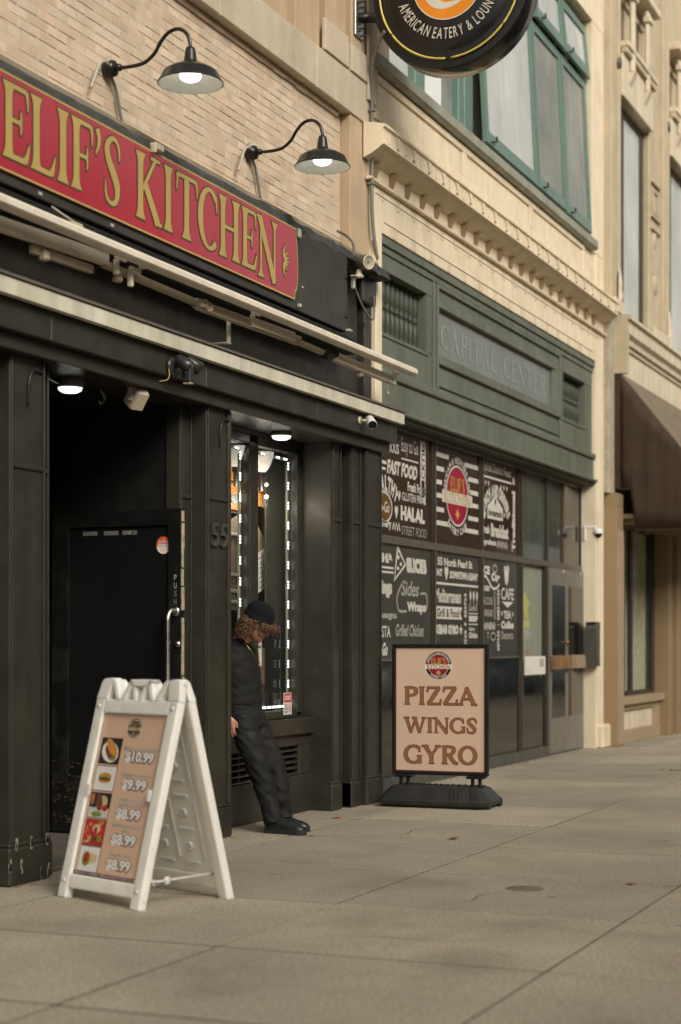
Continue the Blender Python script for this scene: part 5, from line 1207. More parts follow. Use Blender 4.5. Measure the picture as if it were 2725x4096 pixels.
# ================================================================== INSIDE THE SHOP WINDOW
ls_g = "LED strips round the shop window"
def led_strip(label, runs):
    t = thing("led_strip", label, "light strip", (11.5, .33, 1.7), group=ls_g); mod = {}
    rail = MB()
    for (x0, z0, x1, z1, n) in runs:
        vert = abs(z1 - z0) > abs(x1 - x0); rail.box(min(x0, x1) - .012 - 11.5, max(x0, x1) + .012 - 11.5, .006, .016, min(z0, z1) - .012 - 1.7, max(z0, z1) + .012 - 1.7)
        for k in range(n):
            x = x0 + (x1 - x0) * k / max(n - 1, 1) - 11.5; z = z0 + (z1 - z0) * k / max(n - 1, 1) - 1.7
            if vert not in mod:
                mb = MB(); mb.box(-.010 if vert else -.034, .010 if vert else .034, .001, .006, -.034 if vert else -.010, .034 if vert else .010, .002, 1)
                for d in (-.022, 0, .022): mb.lathe([(.0075, .002), (.006, -.003), (0, -.005)], 10, 0, lambda a, b_, c_, d=d: ((a if vert else a + d), c_, (b_ + d if vert else b_)))
                mod[vert] = mb.build("led_module", ["led", "led_rail"], t); o = mod[vert]
            else: o = inst(mod[vert], t)
            o.location = (x, 0, z)
    rail.build("rail", "led_rail", t)
led_strip("white LED strip round the wide right pane of the black shop window", [(11.875, 2.655, 11.875, .83, 13), (11.29, 2.705, 11.82, 2.705, 5), (11.26, .812, 11.80, .812, 7)])
led_strip("white LED strip round the narrow left pane of the black shop window", [(11.045, 2.655, 11.045, .83, 13), (10.36, 2.705, 10.99, 2.705, 6), (10.36, .812, 10.99, .812, 6)])
t = thing("reflection_shape", "amber panels in two tiers standing in for reflections in the left pane of the shop window", "banner", (11.25, .50, 2.6))  # solid panels behind the glass in place of orange street reflections
for z0, z1 in ((-.10, .06), (-.20, -.12), (-.32, -.27)): MB().box(-.30, .22, -.01, .01, z0, z1, .004).build("reflection_panel", "reflected_amber", t)
MB().box(-.30, .22, .012, .03, -.34, .16, .003).build("backing", "olive_board", t)
t = thing("reflection_shape", "amber panels standing in for reflections in the right pane of the shop window", "banner", (11.66, .50, 2.6))  # right-pane panels, likewise in place of street reflections
for z0, z1 in ((-.06, .10), (-.15, -.065), (-.262, -.155)): MB().box(-.02, .155, -.01, .01, z0, z1, .004).build("reflection_panel", "reflected_amber", t)
def bell_reflection(x, label):  # bell and stem modelled in place of a street lamp's reflection
    t = thing("reflected_lamp", label, "lamp", (x, .40, 2.60), group="white bell shapes standing in for reflections in the shop window")
    m = MB(); m.lathe([(.03, -.02), (.05, .0), (.075, .045), (.09, .09), (.098, .13)], 24); m.lathe([(.095, .13), (.07, .045), (.0, .02)], 24); m.build("shade", "reflected_glow", t)
    m = MB(); m.lathe([(.0, -.16), (.02, -.16), (.022, -.06), (.032, -.05), (.03, -.02), (.0, -.015)], 16); m.build("stem", "frame_black", t)
    for z in (-.11, -.20): MB().lathe([(0, -.018), (.016, -.008), (.016, .008), (0, .02)], 12, 0, lambda a, b_, c_, z=z: (a + .03, b_ - .03, c_ + z)).build("bulb", "reflected_glow", t)
    ld = bpy.data.lights.new("fill_light", 'POINT'); ld.energy = 4; ld.color = (1, .9, .75); ld.shadow_soft_size = .05  # added unseen light that brightens the stand-in reflections
    lo = bpy.data.objects.new("fill_light", ld); col.objects.link(lo); lo.parent = t; lo.location = (0, -.03, -.24)
bell_reflection(11.54, "white bell shape standing in for a reflected street lamp in the right pane of the shop window"); bell_reflection(11.12, "white bell shape standing in for a reflected street lamp in the narrow left pane of the shop window")
t = thing("reflection_board", "tan board with pale strips standing in for a reflected building in the left pane of the shop window", "board", (11.28, .50, 1.9))  # board modelled in place of a building reflected in the left pane
MB().prism([(-.35, -.36), (.20, -.36), (.20, .30), (.10, .36), (-.35, .20)], lambda u, v, w: (u, w, v), -.008, .008).build("card", "reflected_tan", t)
for z in (.20, -.10, -.22, -.30): MB().box(-.35, .12, -.03, -.009, z - .012, z + .012, .003).build("reflection_strip", "paper_white", t)
m = MB()
for k in range(34): m.box(.04, .055, -.036, -.031, -.36 + k * .018, -.349 + k * .018)
m.build("perforation", "frame_black", t); MB().box(.025, .07, -.0308, -.028, -.37, .26).build("perforated_rail", "led_rail", t)
t = thing("reflection_board", "tan card gable above a corrugated white sheet in the shop window's right pane", "board", (11.70, .50, 1.95))  # gable and ribs modelled in place of a building's reflection
MB().prism([(-.16, -.05), (.13, -.04), (.13, .11), (-.02, .24), (-.16, .24)], lambda u, v, w: (u, w, v), -.006, .006).build("card", "reflected_tan", t)
m = MB()
for k in range(16): z = .06 - k * .0185; m.prism([(-.16, z - .10), (.13, z + .012), (.13, z + .027), (-.16, z - .085)], lambda u, v, w: (u, w, v), -.02 - .004 * (k % 2), -.008)
m.build("reflection_ribs", "paper_white", t)
m = MB(); m.box(11.28, 11.415, .335, .337, 1.125, 1.312)
f = fac(.3345)
m.text("WE ARE", f, 11.30, 1.285, 11.37, 1.297, .001, 1); m.text("HIRING", f, 11.30, 1.255, 11.40, 1.278, .001, 1, .03)
for k in range(6): m.text("ASK INSIDE", f, 11.30, 1.225 - k * .014, 11.36 + .03 * (k % 2), 1.231 - k * .014, .001, 1)
tag(m.build("paper_notice", ["paper_white", "print_dark"]), "white printed paper taped inside the shop window beside the person's face", "notice")
m = MB(); m.box(11.48, 11.86, .365, .40, .80, 1.43, .006); tag(m.build("black_panel", "lens"), "plain black panel standing inside the shop window behind the SORRY card", "panel")
m = MB(); f = fac(.2655); m.box(11.655, 11.80, .266, .269, .752, .918); m.poly([(11.66, .845), (11.795, .845), (11.795, .913), (11.66, .913)], f, .0006, 1); m.text("SORRY", f, 11.675, .862, 11.782, .898, .0012, 0, .04)
m.text("WE'RE", f, 11.668, .815, 11.715, .832, .0006, 1, .02); m.text("CASH", f, 11.668, .79, 11.73, .807, .0006, 2, .02); m.text("ONLY", f, 11.668, .765, 11.73, .782, .0006, 2, .02); m.ring(11.766, .80, .024, .032, .006, f, .0006, 1, 20); m.rib([(11.75, .82), (11.782, .78)], [.003, .003], f, .0007, 1)
tag(m.build("sorry_card", ["paper_white", "card_red", "print_dark"]), "red and white SORRY card at the lower corner of the shop window", "card")

# ================================================================== ELIF'S KITCHEN LOGO (flat print)
def logo(m, mp, cu, cv, ru, rv, w, mw, mr_, mg, mk):
    m.ell(cu, cv, ru, rv, mp, w, mk, 56); m.ring(cu, cv, ru * .80, rv * .80, ru * .025, mp, w + .0004, mw, 48); m.ell(cu, cv, ru * .775, rv * .775, mp, w + .0006, mr_, 48)
    m.arc_text("AMERICAN & MEDITERRANEAN", mp, cu, cv, ru * .885, rv * .885, 168, 12, rv * .115, w + .0006, mw, .02); m.arc_text("EATERY CAFE", mp, cu, cv, ru * .885, rv * .885, 228, 312, rv * .125, w + .0006, mw, .03, True)
    put_word(m, "ELIF'S", mp, cu - ru * .56, cv + rv * .10, cu + ru * .56, cv + rv * .52, w + .001, mg, bold=.008)
    m.poly([(cu - ru * 1.03, cv - rv * .27), (cu + ru * 1.03, cv - rv * .27), (cu + ru * 1.03, cv + rv * .08), (cu - ru * 1.03, cv + rv * .08)], mp, w + .001, mw)
    put_word(m, "KITCHEN", mp, cu - ru * .90, cv - rv * .24, cu + ru * .93, cv + rv * .05, w + .0014, mg, mr_, .03, .02)
    for a, b_ in ((0, .16), (-.09, .10), (.09, .10), (-.05, .02), (.05, .02)): m.rib(cr([(cu + a * ru, cv - rv * .68), (cu + a * ru * 1.5, cv - rv * .52), (cu + a * .3 * ru, cv - rv * (.52 - b_))], 4), [ru * .035] * 8 + [.001], mp, w + .0012, mg)

# ================================================================== WHITE A-FRAME MENU BOARD
aF = thing("sandwich_board", "white plastic folding A-frame menu board with food photographs and prices", "sandwich board", (7.59, -.845, 0), math.atan2(-.92, -.39)); aF.scale = (1.09, 1.06, 1.0)
LL = 1.145
def leafmap(front):
    s_ = -1 if front else 1
    return lambda u, s, d: (u, s_ * (.29 - .262 * s / LL) + s_ * d * .974, s * 1.112 / LL + d * .23)
def rbox(mb, mp, u0, u1, s0, s1, d0, d1, b=.006, mi=0):
    t_ = MB().box(u0, u1, s0, s1, d0, d1, b); mb.add([mp(*v) for v in t_.v], t_.f, mi)
for front in (True, False):
    mp = leafmap(front); m = MB()
    rbox(m, mp, -.315, -.245, .0, 1.04, -.045, .0); rbox(m, mp, .245, .315, .0, 1.04, -.045, .0)
    rbox(m, mp, -.2455, .2455, .055, .125, -.040, -.002); rbox(m, mp, -.2455, .2455, .965, 1.04, -.042, -.001)
    for sg in (-1, 1):
        m.prism([(sg * .315, 1.0395), (sg * .298, 1.128), (sg * .285, 1.143), (sg * .215, 1.143), (sg * .235, 1.0395)], mp, -.040, -.001)
        m.prism([(sg * .222, 1.143), (sg * .190, 1.140), (sg * .178, 1.125), (sg * .135, 1.0395), (sg * .162, 1.0395), (sg * .205, 1.12)], mp, -.041, .0)
        m.prism([(sg * .07, 1.143), (sg * .085, 1.130), (sg * .125, 1.0395), (sg * .098, 1.0395), (sg * .058, 1.118)], mp, -.041, -.001)
        m.prism([(sg * .052, 1.112), (sg * .030, 1.112), (sg * .012, 1.0395), (sg * .036, 1.0395)], mp, -.038, -.003)
        m.prism([(sg * .135, 1.0395), (sg * .162, 1.0395), (sg * .180, 1.05), (sg * .180, 1.045)], mp, -.03, -.005)
    m.prism([(-.085, 1.130), (-.07, 1.144), (.07, 1.144), (.085, 1.130), (.06, 1.112), (-.06, 1.112)], mp, -.0405, -.0005)
    fr_ = m.build("leaf_frame", "plastic_white", aF)
    m = MB(); rbox(m, mp, -.2449, .2449, .1255, .9645, -.030, -.018, .002)
    if not front:
        for (u0, s0, u1, s1) in ((-.19, .20, -.19, .52), (.0, .20, .0, .52), (.19, .20, .19, .52), (-.19, .58, -.19, .90), (.0, .58, .0, .90), (.19, .58, .19, .90)): m.add([mp(a, c_, d) for a, c_, d in MB().box(u0 - .012, u0 + .012, s0, s1, -.038, -.0295, .004).v], MB().box(0, 1, 0, 1, 0, 1, .1).f)
        for u0 in (-.095, .095):
            for s0 in (.18, .36, .54, .62, .78, .93): m.add([mp(a, c_, d) for a, c_, d in MB().box(u0 - .055, u0 + .055, s0 - .011, s0 + .011, -.038, -.0295, .004).v], MB().box(0, 1, 0, 1, 0, 1, .1).f)
            for s0 in (.27, .45, .70, .86): m.lathe([(.026, .0), (.024, .010), (.018, .012), (.012, .008), (0, .007)], 14, 0, lambda x, y, z, u0=u0, s0=s0: mp(u0 + x, s0 + y, -.030 - z))
    m.build("leaf_panel", "plastic_white", fr_)
    m = MB()
    for sg in (-1, 1):
        for s0 in (.09, 1.0): m.lathe([(.013, 0), (.011, .005), (0, .007)], 10, 0, lambda x, y, z, s0=s0, sg=sg: mp(sg * .28 + x, s0 + y, z - .0005))
        rbox(m, mp, sg * .232 - .014, sg * .232 + .014, .53, .59, -.004, .006, .004)
    m.build("rivet", "plastic_white", fr_)
m = MB()
for u in (-.25, .25): m.tube([(u - .05, .0, 1.098), (u + .05, .0, 1.098)], .018, 10)
m.build("hinge", "plastic_white", aF); m = MB(); m.tube([(.225, -.245, .13), (.225, -.10, .115), (.225, .235, .125)], .006, 8); m.lathe([(0, -.02), (.02, -.012), (.02, .012), (0, .02)], 12, 0, lambda x, y, z: (.225 + y * .5, z - .05, .115 + x)); m.build("spacer_arm", "plastic_white", aF)
mp = leafmap(True); q = lambda u, s, w: mp(u, s, -.0178 + w)
PM = ["poster_peach", "print_white", "print_maroon", "vinyl_gold", "print_dark", "print_grey", "bun", "meat", "tomato", "lettuce", "wrap", "fries"]
m = MB(); rc = lambda a, s0, c_, s1, w, mi: m.poly([(a, s0), (c_, s0), (c_, s1), (a, s1)], q, w, mi)
rc(-.2445, .128, .2445, .962, .0004, 0)
for a, s0, c_, s1 in ((-.2445, .128, -.2405, .962), (.2405, .128, .2445, .962)): rc(a, s0, c_, s1, .0008, 2)
logo(m, q, .005, .895, .052, .050, .0008, 1, 2, 3, 4)
pic = [(.705, .835), (.565, .690), (.425, .550), (.285, .412), (.150, .275)]
for k, (s0, s1) in enumerate(pic):
    rc(-.226, s0 - .004, -.064, s1 + .004, .0007, 2); rc(-.222, s0, -.068, s1, .0010, 4 if k == 0 else (8 if k == 3 else 1))
    cu, cs = -.145, (s0 + s1) / 2
    if k == 0:
        m.ell(cu, cs - .005, .068, .052, q, .0013, 1, 28, -.4); m.ell(cu + .005, cs - .008, .055, .030, q, .0016, 7, 20, -.75); m.ell(cu + .010, cs + .018, .062, .026, q, .0019, 6, 20, -.75); m.ell(cu + .03, cs - .04, .02, .01, q, .0019, 9, 10)
    elif k == 1:
        m.ell(cu, cs + .008, .048, .022, q, .0016, 6, 24, 0, 0, 180); m.ell(cu, cs + .004, .050, .008, q, .0018, 9, 16); m.ell(cu, cs - .004, .048, .008, q, .0019, 7, 16); m.ell(cu, cs - .012, .046, .012, q, .0015, 6, 20)
    elif k == 2:
        rc(-.222, s0, -.068, s0 + .05, .0012, 5); rc(-.222, s0 + .05, -.068, s1, .00125, 4)
        m.ell(cu + .015, cs + .012, .045, .036, q, .0014, 10, 20, .6); m.ell(cu - .005, cs + .015, .025, .045, q, .0016, 7, 16, .3); m.ell(cu + .045, cs - .012, .022, .016, q, .0018, 8, 14); m.ell(cu - .01, cs - .045, .04, .014, q, .0018, 9, 16); m.ell(cu - .06, cs + .03, .012, .03, q, .0018, 11, 12)
    elif k == 3:
        for j in range(26): m.ell(cu + random.uniform(-.065, .065), cs + random.uniform(-.055, .055), random.uniform(.008, .02), random.uniform(.005, .012), q, .0012 + j * .00003, random.choice([11, 11, 8, 10, 9, 1]), 9, random.uniform(0, 3))
        m.ell(cu + .015, cs + .02, .032, .024, q, .0022, 10, 16); m.ell(cu + .01, cs + .01, .014, .018, q, .0024, 8, 12); m.ell(cu + .01, cs - .03, .02, .014, q, .0024, 7, 12)
    else:
        m.poly([(cu - .02, cs - .032), (cu + .055, cs - .012), (cu + .062, cs + .022), (cu - .02, cs + .036)], q, .0013, 10); m.ell(cu - .022, cs, .030, .038, q, .0015, 9, 18); m.ell(cu - .02, cs + .006, .022, .026, q, .0017, 8, 16); m.ell(cu - .028, cs - .008, .010, .012, q, .0019, 7, 10)
items = [((("BEEF & LAMB SANDWICH", .780),), "$10.99", .715, .055), ((("CHICKEN SANDWICH", .645),), "$9.99", .575, .055), ((("BEEF & LAMB", .520), ("SHAWARMA WRAP", .495)), "$8.99", .425, .055), ((("CHICKEN SHAWARMA", .390), ("WRAP", .365)), "$8.99", .296, .055), ((("FALAFEL WRAP", .242),), "$8.99", .170, .055)]
for lines, price, sp_, h in items:
    for st, s0 in lines:
        w_ = min(.27, len(st) * .0135); m.text(st, q, .085 - w_ / 2, s0, .085 + w_ / 2, s0 + .017, .0007, 4, .03); m.text(st, q, .085 - w_ / 2 - .001, s0 + .001, .085 + w_ / 2 - .001, s0 + .018, .0010, 5, .005)
    w_ = .215 if len(price) > 5 else .185
    m.text(price, q, .085 - w_ / 2 - .004, sp_ - .006, .085 + w_ / 2 + .006, sp_ + h + .009, .0007, 2, .12); m.text(price, q, .085 - w_ / 2, sp_, .085 + w_ / 2, sp_ + h + .006, .0011, 1, .05)
rc(-.2405, .129, .2405, .149, .0006, 2)
m.text("MAKE IT A COMBO, FRIES & CAN OF SODA $3.00", q, -.232, .132, .232, .146, .0010, 5, .01)
m.build("menu_poster", PM, aF)

# ================================================================== BLACK FRAMED PAVEMENT SIGN
sS = thing("pavement_sign", "black framed pavement sign reading PIZZA WINGS GYRO on a weighted black base", "sign", (12.74, -.60, 0), -math.pi / 2 + R(1.0))
m = MB(); W0, W1 = .445, .33
def ringpts(hw, hd, z, c_): return [(-hw + c_, -hd, z), (hw - c_, -hd, z), (hw, -hd + c_, z), (hw, hd - c_, z), (hw - c_, hd, z), (-hw + c_, hd, z), (-hw, hd - c_, z), (-hw, -hd + c_, z)]
lay = [ringpts(.41, .20, .006, .05), ringpts(.455, .235, .03, .05), ringpts(.46, .24, .055, .05), ringpts(.45, .23, .068, .05), ringpts(.385, .135, .155, .04), ringpts(.375, .125, .162, .04)]
vs = [p for l in lay for p in l]; fs = [(i * 8 + k, i * 8 + (k + 1) % 8, (i + 1) * 8 + (k + 1) % 8, (i + 1) * 8 + k) for i in range(5) for k in range(8)] + [tuple(range(40, 48)), tuple(range(7, -1, -1))]
m.add(vs, fs)
m.build("base", "rubber", sS)
m = MB()
for u in (.15, .185, .22, .33): m.add([(u, -.236, .07), (u + .006, -.236, .07), (u * .86 + .006, -.139, .158), (u * .86, -.139, .158)], [(0, 1, 2, 3)])
for k in range(14): m.box(-.34 + k * .05, -.31 + k * .05, .10, .118, .1615, .168, .002)
m.build("base_rib", "frame_black", sS)
wl = None
for x, y in ((.425, -.15), (.425, .15)):
    if wl is None: wl = MB().lathe([(0, -.02), (.03, -.02), (.036, -.014), (.036, .014), (.03, .02), (0, .02)], 18, 0, lambda a, b_, c_: (c_, a, b_)).build("wheel", "rubber", sS); o = wl
    else: o = inst(wl, sS)
    o.location = (x + .018, y, .037)
for x in (-.30, .30):
    p_ = MB().box(x - .075, x + .075, -.05, .05, .225, .246, .008).build("bracket", "frame_black", sS)
    for dx in (-.030, .030):
        m = MB(); n = 34; m.tube([(x + dx, 0, .158 + .07 * k / n) for k in range(n + 1)], [.0165 if k % 2 else .013 for k in range(n + 1)], 12); m.build("spring", "frame_black", p_)
m = MB(); a, z0, z1, t_ = .402, .246, 1.288, .030
for (x0, x1, zz0, zz1) in ((-a, a, z0, z0 + t_), (-a, a, z1 - t_, z1), (-a, -a + t_, z0 + t_ + .0005, z1 - t_ - .0005), (a - t_, a, z0 + t_ + .0005, z1 - t_ - .0005)): m.box(x0, x1, -.022, .022, zz0, zz1, .007)
m.build("frame", "frame_black", sS)
MB().box(-a + t_, a - t_, -.006, .006, z0 + t_, z1 - t_).build("panel", "poster_peach2", sS)
f = lambda u, v, w: (u, -.0062 - w, v); m = MB()
iw, ih, ib = 2 * (a - t_), z1 - z0 - 2 * t_, z0 + t_
U = lambda x: -iw / 2 + iw * x; V = lambda y: ib + ih * y
logo(m, f, U(.483), V(.858), .109, .109, .0006, 1, 2, 4, 3)
for st, u0, u1, v0, v1 in (("PIZZA", .085, .91, .540, .680), ("WINGS", .09, .915, .312, .432), ("GYRO", .09, .915, .062, .205)):
    put_word(m, st, f, U(u0), V(v0), U(u1), V(v1), .0006, 5, 6, .042, .012)
for x0, x1, y0, y1 in ((0, 1, 0, .004), (0, 1, .996, 1), (0, .005, .004, .996), (.995, 1, .004, .996)): m.poly([(U(x0), V(y0)), (U(x1), V(y0)), (U(x1), V(y1)), (U(x0), V(y1))], f, .0005, 2)
m.build("lettering", ["poster_peach2", "print_white", "vinyl_red", "vinyl_black", "vinyl_gold", "print_brown", "print_outline"], sS)

# ================================================================== PERSON leaning on the window sill
def fuse(mb, voxel, name, mats, parent=None, it=6):
    o = mb.build("tmp", mats); md = o.modifiers.new("r", 'REMESH'); md.mode = 'VOXEL'; md.voxel_size = voxel; md.use_smooth_shade = True
    sm = o.modifiers.new("s", 'SMOOTH'); sm.factor = .5; sm.iterations = it
    dg = bpy.context.evaluated_depsgraph_get(); me = bpy.data.meshes.new_from_object(o.evaluated_get(dg)); me.name = name
    bpy.data.objects.remove(o); n = bpy.data.objects.new(name, me); col.objects.link(n); n.parent = parent
    me.polygons.foreach_set("use_smooth", [True] * len(me.polygons)); return n
def loft(mb, rings, n=28, mi=0):
    vs = [(cx + rx * math.cos(2 * math.pi * k / n), cy + ry * math.sin(2 * math.pi * k / n), z) for cx, cy, z, rx, ry in rings for k in range(n)]
    fs = [(i * n + k, i * n + (k + 1) % n, (i + 1) * n + (k + 1) % n, (i + 1) * n + k) for i in range(len(rings) - 1) for k in range(n)]
    fs += [tuple(range(n))[::-1], tuple(range((len(rings) - 1) * n, len(rings) * n))]; return mb.add(vs, fs, mi, True)
def ball(mb, c_, r, mp=None, n=18, mi=0):
    rx, ry, rz = r if isinstance(r, tuple) else (r, r, r); mp = mp or (lambda p: p)
    pr = [(math.sin(math.pi * k / 12), -math.cos(math.pi * k / 12)) for k in range(13)]; pr[0] = (.02, -1); pr[-1] = (.02, 1)
    vs = [mp((c_[0] + rx * a * math.cos(2 * math.pi * j / n), c_[1] + ry * a * math.sin(2 * math.pi * j / n), c_[2] + rz * b_)) for a, b_ in pr for j in range(n)]
    fs = [(i * n + j, i * n + (j + 1) % n, (i + 1) * n + (j + 1) % n, (i + 1) * n + j) for i in range(12) for j in range(n)] + [tuple(range(n))[::-1], tuple(range(12 * n, 13 * n))]
    return mb.add(vs, fs, mi, True)
HC = Vector((10.55, -.050, 1.430)); PA = R(30)
def hd(p):
    x, y, z = p; return (HC.x + x, HC.y + y * math.cos(PA) - z * math.sin(PA), HC.z + y * math.sin(PA) + z * math.cos(PA))
b = MB()
ball(b, (0, .012, .02), (.074, .092, .098), hd); ball(b, (0, -.030, -.055), (.056, .060, .062), hd); ball(b, (0, -.068, -.092), (.024, .020, .020), hd)
b.tube([hd((0, -.088, .002)), hd((0, -.104, -.030)), hd((0, -.098, -.042))], [.008, .014, .011], 10)
for sg in (-1, 1): ball(b, (sg * .076, .014, -.012), (.010, .020, .030), hd); ball(b, (sg * .036, -.068, -.035), (.026, .022, .024), hd)
b.tube(cr([(10.55, .105, 1.25), (10.55, .075, 1.315), (10.55, .025, 1.37), (10.55, -.01, 1.40)], 4), [.062] * 5 + [.054] * 8, 18)
loft(b, [(10.55, .08, .80, .12, .085), (10.55, .08, 1.0, .13, .09), (10.55, .09, 1.2, .14, .08), (10.55, .10, 1.29, .07, .05)])
def limb(pts, rs): q_ = cr([(*p, r_) for p, r_ in zip(pts, rs)], 5); b.tube([p[:3] for p in q_], [p[3] for p in q_], 16)
limb([(10.42, .10, 1.255), (10.355, .165, 1.05), (10.345, .15, .95), (10.352, .085, .80)], [.045, .040, .034, .024])
limb([(10.68, .10, 1.255), (10.745, .19, 1.05), (10.755, .17, .95), (10.745, .145, .82)], [.045, .040, .034, .024])
limb([(10.48, .05, .84), (10.47, -.10, .43), (10.475, -.17, .22), (10.48, -.20, .05)], [.08, .052, .045, .035]); limb([(10.62, .05, .84), (10.648, -.125, .43), (10.653, -.175, .22), (10.655, -.19, .05)], [.08, .052, .045, .035])
def hand(b, wx, wy, wz, sg):
    ball(b, (wx, wy - .008, wz - .045), (.017, .036, .048))
    for k, (dy, l) in enumerate(((-.030, .062), (-.010, .072), (.010, .066), (.027, .052))):
        p0 = Vector((wx, wy - .008 + dy, wz - .080)); p1 = p0 + Vector((sg * .006, -.006, -l * .5)); p2 = p1 + Vector((sg * .020, -.004, -l * .42)); b.tube([tuple(p0 + Vector((0, 0, .02))), tuple(p0), tuple(p1), tuple(p2)], [.0095, .0098, .0088, .007], 8)
    b.tube([(wx + sg * .004, wy - .030, wz - .02), (wx + sg * .010, wy - .058, wz - .05), (wx + sg * .016, wy - .062, wz - .085)], [.011, .0105, .008], 8)
hand(b, 10.352, .078, .80, 1); hand(b, 10.745, .145, .82, -1)
person = fuse(b, .0058, "person", ["skin"], None, 3)
tag(person, "person in black clothes and beanie leaning on the shop window sill with head bowed", "person")
# shirt
s_ = MB(); X = 10.55
loft(s_, [(X, .070, .862, .168, .122), (X, .070, .875, .176, .130), (X, .074, .93, .178, .134), (X, .078, 1.02, .176, .130), (X, .084, 1.12, .184, .128), (X, .092, 1.20, .188, .116), (X, .100, 1.255, .165, .100), (X, .100, 1.29, .105, .078), (X, .085, 1.318, .070, .066), (X, .075, 1.332, .064, .062)])
def sleeve(pts, rs): q_ = cr([(*p, r_) for p, r_ in zip(pts, rs)], 5); s_.tube([p[:3] for p in q_], [p[3] for p in q_], 18)
sleeve([(10.44, .10, 1.245), (10.375, .135, 1.15), (10.348, .168, 1.04), (10.342, .150, .93), (10.352, .10, .835)], [.066, .064, .056, .050, .040])
sleeve([(10.66, .10, 1.245), (10.725, .145, 1.15), (10.752, .19, 1.04), (10.758, .175, .93), (10.748, .15, .85)], [.066, .064, .056, .050, .040])
shirt = fuse(s_, .0075, "shirt", ["shirt_black"], person, 4)
def wrinkle(o, amp, zs, f1):
    me = o.data
    for v in me.vertices:
        p = v.co; n_ = noise.noise((p.x * 6, p.y * 6 + p.z * 5, p.z * zs)) + .6 * noise.noise((p.x * 13 + 3, p.y * 11, p.z * f1 - p.y * 14)); v.co = p + v.normal * n_ * amp
    me.update()
wrinkle(shirt, .009, 18, 30)
# trousers
s_ = MB()
loft(s_, [(X, .068, .905, .160, .118), (X, .066, .86, .168, .126), (X, .060, .80, .172, .132), (X, .050, .73, .168, .128), (X, .035, .68, .13, .10)])
sleeve([(10.468, .045, .79), (10.462, -.02, .63), (10.465, -.095, .45), (10.470, -.145, .29), (10.476, -.19, .15), (10.478, -.205, .075)], [.100, .093, .079, .072, .069, .072])
sleeve([(10.632, .045, .79), (10.640, -.035, .63), (10.648, -.125, .45), (10.652, -.165, .29), (10.655, -.19, .15), (10.655, -.195, .09)], [.100, .092, .077, .071, .067, .069])
tr_ = fuse(s_, .0075, "trousers", ["trouser_black"], person, 4); wrinkle(tr_, .015, 14, 24)
m = MB(); 
for k in range(5): m.box(X - .165 + .06 * k, X - .155 + .06 * k, -.07, -.062, .872, .905, .002)
# shoes
def shoe(x, y0, rz):
    mb = MB(); L_ = [(.0, .034, .095), (-.03, .040, .118), (-.07, .042, .122), (-.11, .043, .115), (-.16, .046, .097), (-.21, .050, .080), (-.255, .047, .068), (-.285, .035, .056), (-.298, .018, .042)]
    vs = []; n = 12
    for y, hw, h in L_:
        for k in range(n):
            a = math.pi * k / (n - 1); vs.append((hw * math.cos(a), y, .028 + (h - .028) * math.sin(a) ** .7))
    fs = [(i * n + k, i * n + k + 1, (i + 1) * n + k + 1, (i + 1) * n + k) for i in range(len(L_) - 1) for k in range(n - 1)] + [tuple(range(n)), tuple(range((len(L_) - 1) * n, len(L_) * n))[::-1]]
    mb.add(vs, fs, 0, True); o = mb.build("shoe", "shoe_black", person); o.location = (x, y0, 0); o.rotation_euler = (0, 0, rz)
    sb = MB(); out = [(.004, .030), (-.01, .038), (-.07, .041), (-.16, .047), (-.21, .050), (-.26, .046), (-.290, .033), (-.305, .012)]
    poly = [(h, y) for y, h in out] + [(-h, y) for y, h in reversed(out)]; sb.prism(poly, lambda u, v, w: (u, v, w), .0, .037); sb.build("sole", "shoe_sole", o)
    lb = MB()
    for k in range(5): y = -.105 - k * .022; z = .113 - k * .0078; lb.tube([(-.028, y, z - .010), (0, y - .004, z + .004), (.028, y, z - .010)], .0038, 6)
    lb.tube([(.0, -.10, .102), (.03, -.085, .108), (.045, -.10, .085)], .0035, 6); lb.tube([(.0, -.10, .102), (-.03, -.085, .108), (-.045, -.10, .085)], .0035, 6); lb.lathe([(.012, .0), (.008, .004), (0, .005)], 8, 1, lambda a, b_, c_: (a, -.150 + b_, .084 + c_)); lb.build("laces", ["frame_black", "steel"], o)
    kb = MB(); loft(kb, [(0, -.045, .085, .040, .052), (0, -.045, .12, .036, .046)], 16); kb.build("sock", "sock_grey", o)
shoe(10.482, -.150, R(-4)); shoe(10.650, -.085, R(3))
